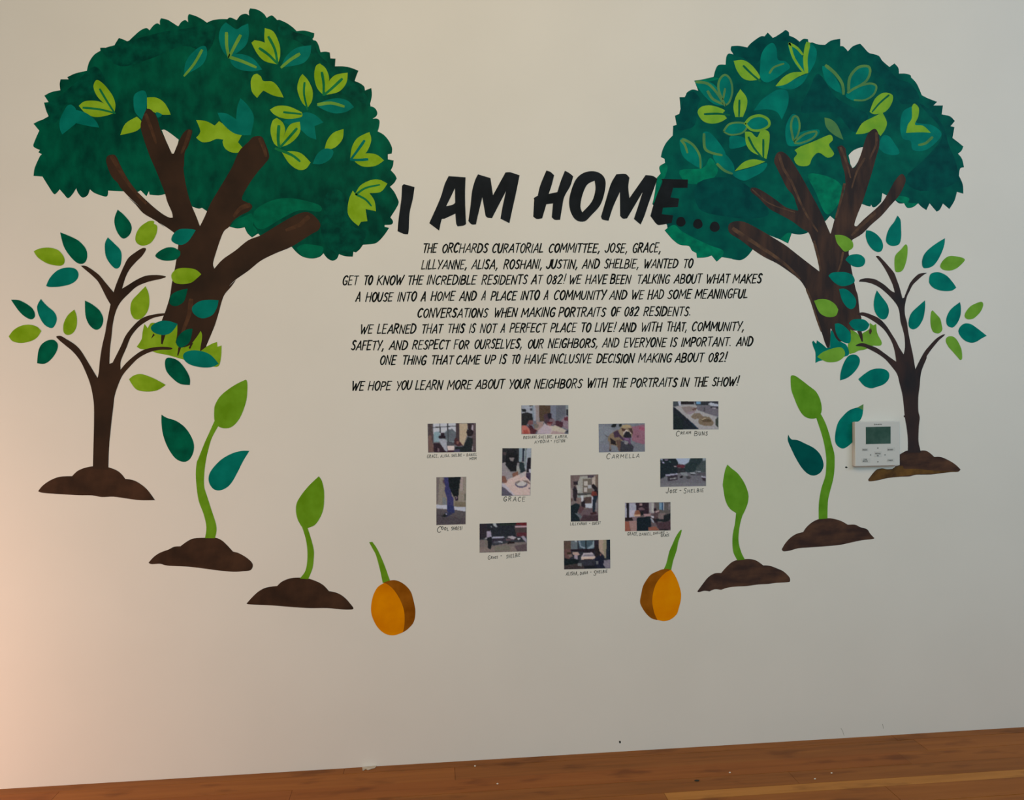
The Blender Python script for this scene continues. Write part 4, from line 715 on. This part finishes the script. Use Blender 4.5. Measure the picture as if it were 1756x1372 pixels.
photo_print('P5', [(203,108),(825,108),(805,1118),(188,1125)], (120,112,110), [
 ("203,108 570,108 570,420 203,420",(38,36,38)), ("215,180 300,200 290,260 220,250",(70,56,54)), ("565,108 640,108 620,400 560,400",(120,136,140)), ("635,108 680,108 670,400 625,400",(34,38,50)), ("680,108 825,108 820,300 740,320 720,560 660,540",(140,146,150)), ("700,108 730,108 700,480 670,480",(104,112,108)), ("740,320 815,305 805,620 720,620",(30,24,30)), ("570,400 660,420 700,600 600,640 560,560",(34,44,46)), ("770,560 820,550 815,640 770,610",(176,168,174)), ("710,640 815,640 805,800 700,740",(62,50,66)), ("690,710 760,710 770,760 700,750",(44,22,52)),
 ("195,440 270,400 300,560 400,640 420,740 300,800 195,700",(136,126,124)), ("500,430 560,500 590,600 560,640 490,600",(142,140,130)), ("290,200 350,140 470,130 540,260 500,600 380,600 270,460",(26,24,26)), ("345,310 470,310 430,390 380,380",(122,110,106)), ("340,140 440,130 480,200 350,220",(34,30,32)),
 ("195,700 260,700 310,820 290,860 200,830",(116,74,60)), ("420,650 540,600 540,700 490,770 430,740",(122,78,60)), ("540,680 710,600 715,720 800,820 805,1118 440,1118 195,860 290,850 320,780",(190,162,148)), ("560,670 700,610 700,700 600,740",(172,158,150)), ("190,860 260,880 480,1120 440,1120 195,930",(170,160,164)), ("190,930 260,960 440,1125 188,1125",(84,78,88)), ("610,880 130,75",(86,80,96)), ("610,865 110,58",(178,168,158)), ("480,840 560,800 600,810 520,870",(120,104,96)), ("640,790 740,800 810,870 800,880 680,830",(120,100,90)), ("765,960 810,950 800,985 770,980",(80,70,80))],
 'upright photo print of a dark haired person leaning over a table')
caption('single word pen caption under the print of the dark haired person at a table', 'P5', [('GRACE',225,700,1240,1250,95)], 1.15)
photo_print('P6', [(228,105),(868,95),(855,1112),(228,1130)], (124,112,98), [
 ("228,105 380,100 350,700 228,690",(128,116,102)), ("228,105 300,105 260,680 228,680",(108,96,90)), ("360,540 430,540 450,700 350,690",(110,112,112)), ("730,98 868,95 860,740 600,700",(132,120,104)), ("740,98 800,98 790,400 730,400",(150,132,122)), ("620,620 850,640 855,740 610,730",(112,100,78)), ("835,460 860,450 858,600 830,600",(84,82,66)),
 ("228,695 460,700 480,790 228,770",(168,168,176)), ("600,735 858,745 856,840 620,800",(168,168,178)), ("228,775 480,795 600,800 856,842 855,1112 228,1130",(80,72,72)), ("228,880 855,1000 855,1112 228,1130",(72,64,66)),
 ("355,180 400,130 420,240 380,240",(80,60,70)), ("385,105 480,102 560,500 600,560 590,720 460,720 460,560 400,390 420,300",(50,48,92)), ("480,102 750,96 720,300 700,500 600,520 550,420 500,300",(20,24,26)), ("620,540 700,490 690,600 640,610",(34,26,38)), ("640,530 680,520 670,570 640,570",(110,90,100)), ("460,700 600,720 620,860 520,900 460,830",(40,46,88)), ("410,860 560,850 600,870 500,930 440,960",(44,46,74)), ("335,940 410,880 470,930 400,960",(28,28,30)), ("410,880 460,880 460,915 430,905",(150,150,155))],
 'upright photo print of blue trousers and a shoe, leftmost of the prints')
caption('caption reading COOL SHOES! under the blue trousers photo print', 'P6', [('C',238,348,1290,1280,125),('OOL',330,495,1222,1255,62),('SHOES!',540,785,1235,1235,68)], 1.15)
photo_print('P7', [(352,125),(948,105),(948,1108),(360,1118)], (112,98,92), [
 ("352,125 560,120 560,300 352,420",(108,88,82)), ("560,150 720,140 800,200 800,600 500,600 480,350",(150,144,130)), ("410,260 510,250 510,330 420,330",(44,34,38)), ("720,130 850,125 840,180 720,185",(70,58,66)), ("880,115 948,108 948,420 880,330",(112,92,78)), ("620,200 800,200 800,520 620,520",(104,92,78)), ("640,250 715,250 715,345 640,345",(176,164,150)), ("645,390 715,390 715,480 645,480",(176,164,150)), ("725,330 800,330 800,410 725,410",(158,154,150)), ("810,180 880,150 880,340 810,320",(168,150,132)), ("490,350 560,350 570,500 500,500",(156,152,140)),
 ("352,400 400,400 400,620 352,640",(140,120,114)), ("400,430 440,340 500,450 490,620 480,680 420,670",(40,32,36)), ("500,510 800,500 800,540 510,560",(70,66,62)), ("500,560 600,560 600,600 500,600",(120,128,120)), ("640,600 800,580 800,720 640,720",(78,58,52)), ("570,560 635,560 620,690 585,690",(178,176,176)), ("480,600 580,610 580,700 520,760 470,700",(120,96,88)), ("665,735 810,725 810,825 680,820",(172,172,184)), ("800,570 835,560 830,800 800,720",(170,166,172)),
 ("600,840 820,830 948,960 948,1108 560,1110 500,960",(96,76,78)), ("620,980 948,980 948,1108 560,1110",(66,46,50)), ("520,780 670,800 560,950 500,900",(88,58,60)), ("580,700 660,660 670,820 590,790",(36,28,34)), ("355,780 470,720 560,760 500,930 560,1110 360,1118",(22,32,36)), ("355,620 400,620 400,680 360,700",(90,66,60)), ("440,930 560,960 600,1020 560,1060",(90,96,96)),
 ("800,330 850,310 930,400 948,560 880,600 830,580 870,440 810,380",(32,24,28)), ("815,470 900,470 930,560 830,570 790,560",(110,44,36)), ("845,560 945,560 900,700 870,930 825,930 825,700",(30,38,48)), ("780,930 900,900 910,960 790,970",(60,34,36)), ("880,720 930,720 920,900 880,860",(120,112,112))],
 'upright photo print of a person in red and black standing at a wall')
caption('caption under the upright photo print of a person standing at a wall', 'P7', [('LILLYANNE',345,710,1195,1185,55),('+',750,775,1165,1160,30),('GUEST',810,1000,1190,1165,55)], .9)
photo_print('P8', [(235,228),(1308,215),(1312,870),(235,892)], (84,84,86), [
 ("600,222 940,218 900,320 800,370 650,340",(150,158,172)), ("235,228 600,224 660,320 640,420 640,560 235,700",(26,34,38)), ("240,235 300,235 290,270 250,265",(150,150,160)), ("330,240 420,245 410,275 340,265",(130,110,125)), ("270,290 340,310 330,340 280,330",(150,140,160)), ("430,290 490,290 480,320 430,310",(60,84,82)), ("940,218 1230,215 1200,400 1000,560 800,540 820,380 900,320",(36,48,48)), ("1230,215 1308,215 1308,270 1240,270",(130,136,136)), ("1200,300 1308,260 1308,540 1100,560 1080,430",(62,70,68)),
 ("620,370 800,375 830,400 780,450 640,430",(88,34,44)), ("550,400 620,400 620,430 560,420",(150,130,130)), ("640,450 820,440 820,560 640,560",(44,42,44)), ("235,720 360,640 700,560 860,540 1000,620 1308,660 1312,870 235,892",(100,96,98)), ("235,800 1312,800 1312,875 235,892",(108,104,104)), ("360,600 640,570 640,600 420,640 360,640",(148,142,154)), ("400,640 640,600 640,720 420,760",(52,44,50)), ("460,690 620,670 620,700 470,720",(130,126,124)), ("690,640 770,630 760,680 700,680",(28,22,26)), ("840,640 960,650 940,700 860,700",(62,58,58)), ("700,560 860,545 880,640 760,620",(122,124,122)), ("930,550 1040,550 1080,590 960,590",(142,142,142)), ("960,590 1060,595 1050,620 960,610",(50,46,46)), ("1080,515 1190,520 1180,545 1080,535",(150,150,154)), ("1110,560 1308,545 1308,630 1100,620",(80,74,78)), ("1200,635 1308,650 1308,680 1200,660",(160,156,166)), ("1210,670 1308,690 1308,770 1230,730",(50,38,44))],
 'photo print of outdoor picnic tables under trees')
caption('pen caption of two names under the empty picnic tables photo print', 'P8', [('J',360,440,1040,1035,125),('OSE',455,640,1035,1025,75),('+',680,740,1000,995,55),('S',780,860,1045,1040,120),('HELBIE',870,1265,1028,1005,75)], 1.15)
photo_print('P9', [(228,168),(1298,152),(1302,818),(228,838)], (96,80,78), [
 ("228,168 480,165 500,340 460,500 228,520",(152,148,156)), ("265,170 330,168 330,540 270,540",(26,20,26)), ("340,350 480,340 470,400 400,500 345,500",(172,160,168)), ("480,165 800,160 790,420 640,440 500,360",(46,30,38)), ("570,180 640,180 640,240 570,230",(148,116,112)), ("540,290 640,270 700,340 560,340",(104,76,80)), ("790,160 920,158 920,420 800,400",(140,130,128)), ("850,165 910,165 910,420 850,380",(166,158,146)), ("920,158 1298,152 1300,440 1000,420",(88,80,74)), ("1040,160 1100,160 1100,330 1040,330",(104,132,148)), ("1100,160 1130,158 1130,350 1100,350",(30,60,90)), ("1130,158 1155,158 1150,350 1130,350",(150,150,150)), ("1250,190 1290,190 1280,340 1250,330",(120,110,108)),
 ("470,350 560,340 600,440 450,450",(130,76,54)), ("430,450 600,440 580,500 480,520",(190,146,112)), ("600,380 660,360 660,450 600,470",(24,24,28)), ("660,430 840,420 820,480 690,490",(158,120,116)), ("380,500 600,480 600,560 450,600",(120,96,96)), ("228,520 400,520 420,590 228,600",(40,26,28)), ("228,600 320,610 360,838 228,838",(142,78,58)), ("320,600 500,590 500,838 370,838",(150,112,102)), ("510,520 830,490 850,700 770,838 500,838",(18,28,34)), ("900,300 960,290 970,350 910,360",(34,18,26)), ("920,390 1040,350 1060,520 1000,600 860,520",(82,62,62)), ("940,370 1040,340 1040,370 940,410",(160,130,122)), ("840,470 910,480 900,530 850,520",(176,168,170)), ("820,530 870,540 940,640 880,640",(140,140,144)), ("870,530 1000,550 1000,640 930,640",(40,28,32)), ("1000,420 1180,400 1160,560 1020,560",(116,98,92)), ("1140,460 1300,420 1300,560 1220,620 960,600 970,540 1140,560",(28,32,34)), ("950,640 1300,600 1302,780 1250,818 1020,790",(70,48,52)), ("770,740 960,730 1050,818 790,828",(140,80,58)), ("1040,790 1250,790 1240,820 1040,822",(30,24,28))],
 'photo print of a dark chair back among seated people, lowest right')
caption('two line caption under the photo print with the dark chair back', 'P9', [('GRACE,',285,540,935,930,70),('DANIEL,',565,870,940,925,62),('SHELBIE',885,1170,915,885,50),('+',1205,1235,880,878,35),('GRACE',1070,1275,970,955,58)], .9)
photo_print('P10', [(238,180),(1348,150),(1352,828),(238,862)], (50,52,56), [
 ("238,180 1100,155 1100,480 238,540",(34,36,42)), ("238,180 420,178 420,500 238,540",(42,36,42)), ("545,170 620,168 655,250 630,270 570,230",(150,154,152)), ("490,230 530,225 530,270 500,260",(120,124,124)), ("700,170 1080,158 1080,210 720,230",(34,42,36)), ("1100,155 1350,150 1350,220 1090,220",(100,30,32)), ("1060,235 1350,220 1350,260 1080,265",(172,140,142)), ("1060,265 1350,265 1350,480 1100,480",(70,56,54)), ("1110,390 1350,390 1350,480 1120,480",(86,38,44)),
 ("238,560 400,560 560,700 860,640 1350,600 1352,828 238,862",(112,100,92)), ("238,740 1352,700 1352,828 238,862",(122,106,96)), ("600,720 960,680 960,800 600,830",(110,104,88)), ("1060,700 1352,650 1352,828 1120,828",(88,72,72)), ("540,530 830,520 820,600 540,640",(46,40,50)), ("560,590 760,590 760,640 560,650",(74,74,80)), ("520,500 600,478 800,478 840,500 760,520 530,530",(150,148,162)), ("325,545 390,505 420,510 400,545",(140,136,134)), ("670,580 780,600 780,630 690,610",(150,150,158)), ("860,530 960,530 1060,560 860,590",(90,68,74)), ("870,490 1000,465 1110,500 1040,550 960,525",(160,146,148)), ("890,660 920,600 1060,600 1060,650 960,650",(36,24,24)), ("1060,540 1130,520 1130,560 1080,570",(56,44,40)), ("1120,590 1160,540 1280,570 1250,590",(44,46,48)), ("1130,520 1200,520 1190,550 1140,560",(180,178,180)), ("1210,480 1280,460 1350,560 1350,640 1280,570",(140,130,138)),
 ("400,360 500,345 525,490 410,500",(148,136,150)), ("420,500 530,500 520,700 500,780 440,770 430,640",(26,28,32)), ("455,320 22,32",(40,30,34))],
 'photo print of a person in a pale shirt by outdoor tables')
caption('caption under the photo print of outdoor tables with a person in pale shirt', 'P10', [('G',430,500,1022,1018,95),('RACE',505,675,1005,995,55),('+',725,765,950,945,40),('SHELBIE',860,1200,995,945,80)], 1.0)
photo_print('P11', [(230,240),(1320,212),(1325,885),(238,912)], (44,44,50), [
 ("230,240 400,236 390,440 340,520 240,560",(86,66,54)), ("400,236 550,232 550,430 400,440",(92,100,102)), ("480,232 545,230 545,260 490,260",(150,154,154)), ("560,232 740,226 740,430 600,420",(66,84,92)), ("575,235 610,235 640,360 740,400 740,430 620,390",(120,134,140)), ("760,226 950,222 940,430 765,430",(64,82,88)), ("780,410 900,330 920,240 945,230 940,400 800,430",(124,140,144)), ("735,226 765,226 765,440 740,440",(24,28,34)), ("950,222 1050,218 1050,420 950,420",(42,34,42)), ("1050,218 1240,214 1220,640 1150,560 1060,480",(160,134,112)), ("1150,216 1240,214 1220,640 1190,640 1150,400",(138,126,98)), ("1240,214 1320,212 1325,700 1230,650",(28,36,46)),
 ("390,440 950,430 950,520 400,480",(34,24,32)), ("240,440 380,440 420,560 360,680 250,640",(98,66,60)), ("320,510 400,540 440,600 360,640",(120,96,86)), ("300,510 400,510 390,560 310,560",(60,44,30)), ("430,500 560,500 605,560 540,600 440,560",(172,140,124)), ("470,570 560,590 560,700 480,710",(150,134,142)), ("240,660 480,660 600,690 560,780 240,830",(18,28,30)), ("240,820 640,760 730,890 238,912",(58,48,46)), ("560,760 650,760 650,840 560,830",(108,108,106)), ("690,530 900,510 960,600 970,650 640,690 640,620",(170,156,156)), ("700,560 950,560 950,600 690,600",(120,110,114)), ("640,620 970,615 940,670 650,680",(196,168,146)), ("700,670 900,660 900,700 720,710",(70,44,36)), ("660,690 950,680 940,830 700,830",(46,46,54)), ("700,830 1200,800 1200,885 720,900",(22,24,30)),
 ("950,420 1040,330 1070,480 1100,560 1080,640 970,620",(38,30,30)), ("1010,380 40,50",(34,24,26)), ("960,640 1120,550 1180,640 1190,885 960,860",(26,28,44)), ("980,710 1040,710 1040,790 990,790",(96,96,92)), ("1080,540 1120,540 1100,600 1080,600",(110,70,68)), ("1180,700 1325,680 1325,880 1210,885 1160,800",(120,110,116))],
 'lowest photo print, two seated people with a table between them')
caption('caption under the lowest photo print with two seated people', 'P11', [('ALISHA,',275,575,1058,1040,80),('DANA',610,800,1040,1015,65),('+',850,880,990,988,35),('S',920,1000,1055,1050,110),('HELBIE',1000,1260,1005,985,62)], 1.0)

# ------------------------------------------------------------------ wall controller
PL = mat('controller_plastic', (.66, .68, .69, 1), rough=.4, spec=.4)
PLB = mat('controller_button_plastic', (.60, .62, .63, 1), rough=.5)
LCD = mat('controller_screen', alb((40, 66, 56), 'R'), alb((54, 78, 68), 'R'), 40, .35)
GP = mat('controller_print', alb((86, 88, 84), 'R'), rough=.7)
TH = empty('wall_controller', on_wall(1503, 762), 'white square wall controller with a dark green screen, beside the right sapling', 'thermostat')
FD = -.017
def tpt(x, y, d): 
    vx, vy, s = V['T']; return on_wall(vx + x / s, vy + y / s, d)
c0 = tpt(298, 262, FD); c1 = tpt(1188, 258, FD); c2 = tpt(1170, 1132, FD); c3 = tpt(302, 1132, FD)
# the body hangs square on the wall
xa, xb = (c0.x + c3.x) / 2, (c1.x + c2.x) / 2; za, zb = (c2.z + c3.z) / 2, (c0.z + c1.z) / 2
import bmesh
def rbox(name, x0, x1, y0, y1, z0, z1, r, m, parent, label=None, ry=None):
    bm = bmesh.new(); bmesh.ops.create_cube(bm, size=1)
    for v in bm.verts: v.co = Vector(((x0 + x1) / 2 + v.co.x * (x1 - x0), (y0 + y1) / 2 + v.co.y * (y1 - y0), (z0 + z1) / 2 + v.co.z * (z1 - z0)))
    bmesh.ops.bevel(bm, geom=bm.edges[:] + bm.verts[:], offset=r, segments=3, affect='EDGES', profile=.5)
    off = base_of(parent)
    for v in bm.verts: v.co -= off
    me = bpy.data.meshes.new(name); bm.to_mesh(me); bm.free(); me.materials.append(m)
    o = bpy.data.objects.new(name, me); COL.objects.link(o); o.parent = parent
    if label: o['label'] = label
    for p in me.polygons: p.use_smooth = False
    return o
rbox('back_plate', xa + .001, xb - .001, -.007, -.0016, za + .001, zb - .001, .0010, PL, TH)
rbox('body', xa, xb, FD, -.007, za, zb, .0016, PL, TH)
p0 = tpt(510, 370, FD); p1 = tpt(996, 694, FD)
vv, ff = box(p0.x - .0008, p1.x + .0008, FD - .0003, FD + .001, p1.z - .0008, p0.z + .0008)
sf = link('screen_frame', vv, ff, PLB, TH)
vv, ff = box(p0.x, p1.x, FD - .0006, FD + .001, p1.z, p0.z)
link('screen', vv, ff, LCD, TH, 'dark green blank screen')
def face_text(t, x0, x1, yb_, hgt, st=.55, jit=.0):
    vx, vy, s = V['T']
    v, f = word_mesh(t, vx + x0 / s, vx + x1 / s, vy + yb_ / s, vy + yb_ / s, hgt / s, st, .0002, slant=.0, jit=jit, gap=.25)
    out = []
    k = (DIST + FD) / DIST       # carried along the line of sight from the wall to the controller's face
    eye = Vector((0, -DIST, EYE))
    for q in v:
        p = eye + (Vector(q) - eye) * ((DIST + FD - .0008) / (q[1] + DIST))
        out.append(tuple(p))
    return out, f
for t, x0, x1, y, hg, bt in [('MODE', 445, 545, 828, 24, (435, 775, 560, 840)), ('ON/OFF', 938, 1050, 826, 24, (925, 770, 1085, 838)), ('FAN', 470, 535, 1012, 18, None),
                         ('SPEED', 450, 550, 1050, 22, (430, 985, 600, 1065)), ('CANCEL', 940, 1045, 1032, 20, (925, 985, 1070, 1055)), ('MENU', 695, 800, 902, 24, None), ('OK', 728, 765, 942, 18, (680, 845, 820, 955)), ('DAIKIN', 675, 825, 330, 22, None)]:
    bo = TH
    if bt:
        q0 = tpt(bt[0], bt[1], FD); q1 = tpt(bt[2], bt[3], FD)
        bo = rbox('button', q0.x, q1.x, FD - .0004, FD + .001, q1.z, q0.z, .0003, PLB, TH)
    v, f = face_text(t, x0, x1, y, hg); link('lettering', v, f, GP, bo)
for cx, cy, d in ((748, 780, (0, -1)), (748, 1053, (0, 1)), (606, 916, (-1, 0)), (890, 916, (1, 0))):
    a = 16
    tri = [(cx + d[0] * a, cy + d[1] * a), (cx - d[0] * a * .6 + d[1] * a, cy - d[1] * a * .6 + d[0] * a), (cx - d[0] * a * .6 - d[1] * a, cy - d[1] * a * .6 - d[0] * a)]
    P = [tpt(x, y, FD - .0006) for x, y in tri]; Q = [tpt(x, y, FD + .0004) for x, y in tri]
    link('arrow_key', [tuple(p) for p in P + Q], [(0, 1, 2), (0, 3, 4, 1), (1, 4, 5, 2), (2, 5, 3, 0)], GP, TH)

# ------------------------------------------------------------------ small marks
def mark(name, s, m, label, cat, h=.0008, group=None):
    v, f = prism([smooth_closed(parse(s), 3)], h, h - .0001)
    c = Vector((sum(q[0] for q in v) / len(v), 0, sum(q[2] for q in v) / len(v)))
    me = bpy.data.meshes.new(name); me.from_pydata([tuple(Vector(q) - c) for q in v], [], f); me.materials.append(m)
    o = bpy.data.objects.new(name, me); o.location = c; COL.objects.link(o); o['label'] = label; o['category'] = cat
    if group: o['group'] = group
DARK = mat('dark_plug', (.04, .045, .04, 1), rough=.8)
mark('wall_plug', "T: 104,1160 118,1143 140,1148 153,1163 138,1176 115,1175", DARK, 'small dark hole plug in the wall left of the controller bottom', 'plug')
mark('wall_plug', "X: 1549.5,713 1552.5,712.5 1553.5,714.5 1551,716", BR_, 'tiny brown plug on the left edge of the right sapling trunk', 'plug', .0018)
mark('wall_plug', "X: 1061.5,1271 1064,1270.6 1064.6,1274 1062.2,1274.5", DARK, 'tiny dark plug low on the wall just above the counter', 'plug')
WSP = mat('white_paint_drip', (.50, .45, .38, 1), (.66, .60, .52, 1), 60, .6)
def counter_pt(px, py):
    d = fw * F + RT * (px - W / 2) - UP * (py - H / 2); t = (ZC - EYE) / d.z
    return Vector((d.x * t, d.y * t - DIST, ZC))
def spot(name, pts, m, label, cat, th=.0012, group=None):
    P = [counter_pt(*p) for p in pts]; c = sum(P, Vector()) / len(P); c.z = ZC + .0004; n = len(P)
    vv = [(p.x - c.x, p.y - c.y, th) for p in P] + [(p.x - c.x, p.y - c.y, 0) for p in P]
    ff = [tuple(range(n))] + [(i, (i + 1) % n, (i + 1) % n + n, i + n) for i in range(n)]
    me = bpy.data.meshes.new(name); me.from_pydata(vv, [], ff); me.materials.append(m)
    o = bpy.data.objects.new(name, me); o.location = c; COL.objects.link(o); o['label'] = label; o['category'] = cat
    if group: o['group'] = group
spot('paint_drip', [(621, 1316.2), (633, 1315.4), (646, 1313.8), (643, 1317.5), (637, 1319), (631, 1321), (627, 1319.5), (622, 1322.5)], WSP, 'dull white paint drip on the counter edge where it meets the wall', 'paint drip')
FLK = mat('white_fleck', (.75, .72, .66, 1))
for (x, y), lb in (((814.5, 1314), 'white fleck on the counter, largest of the two left ones'), ((853, 1344.5), 'white fleck near the lower picture edge, left of centre'), ((1251.5, 1325.3), 'white fleck on the counter, right of centre'), ((1426, 1326), 'white crumb on the counter below the right seedling mound'), ((1397.5, 1336), 'white fleck beside the pale strip at right')):
    spot('fleck', [(x + 1.7 * math.cos(a), y + 1.1 * math.sin(a)) for a in [-k * math.pi / 3 for k in range(6)]], FLK, lb, 'fleck', .0006)
for (x, y, w_s) in ((1195, 1339, 4.5),):
    spot('knot', [(x + w_s * math.cos(a), y + 1.6 * math.sin(a)) for a in [-k * math.pi / 4 for k in range(8)]], DARK, 'dark knot chip in the counter wood, centre right at the bottom', 'chip', .0003)

SCR = mat('grey_scratch', (.42, .41, .38, 1), rough=.8)
for pts, lb in (("X: 1442,1249 1445,1254 1447.5,1262", 'thin grey scratch low on the wall, left of two near the counter at right'), ("X: 1513.5,1242 1515,1250", 'short thin grey scratch low on the wall, right of two near the counter')):
    v, f = ribbon(smooth_open(parse(pts)), .9, .5, .0003); c = Vector((sum(q[0] for q in v) / len(v), 0, sum(q[2] for q in v) / len(v)))
    me = bpy.data.meshes.new('scratch'); me.from_pydata([tuple(Vector(q) - c) for q in v], [], f); me.materials.append(SCR)
    o = bpy.data.objects.new('scratch', me); o.location = c; COL.objects.link(o); o['label'] = lb; o['category'] = 'scratch'
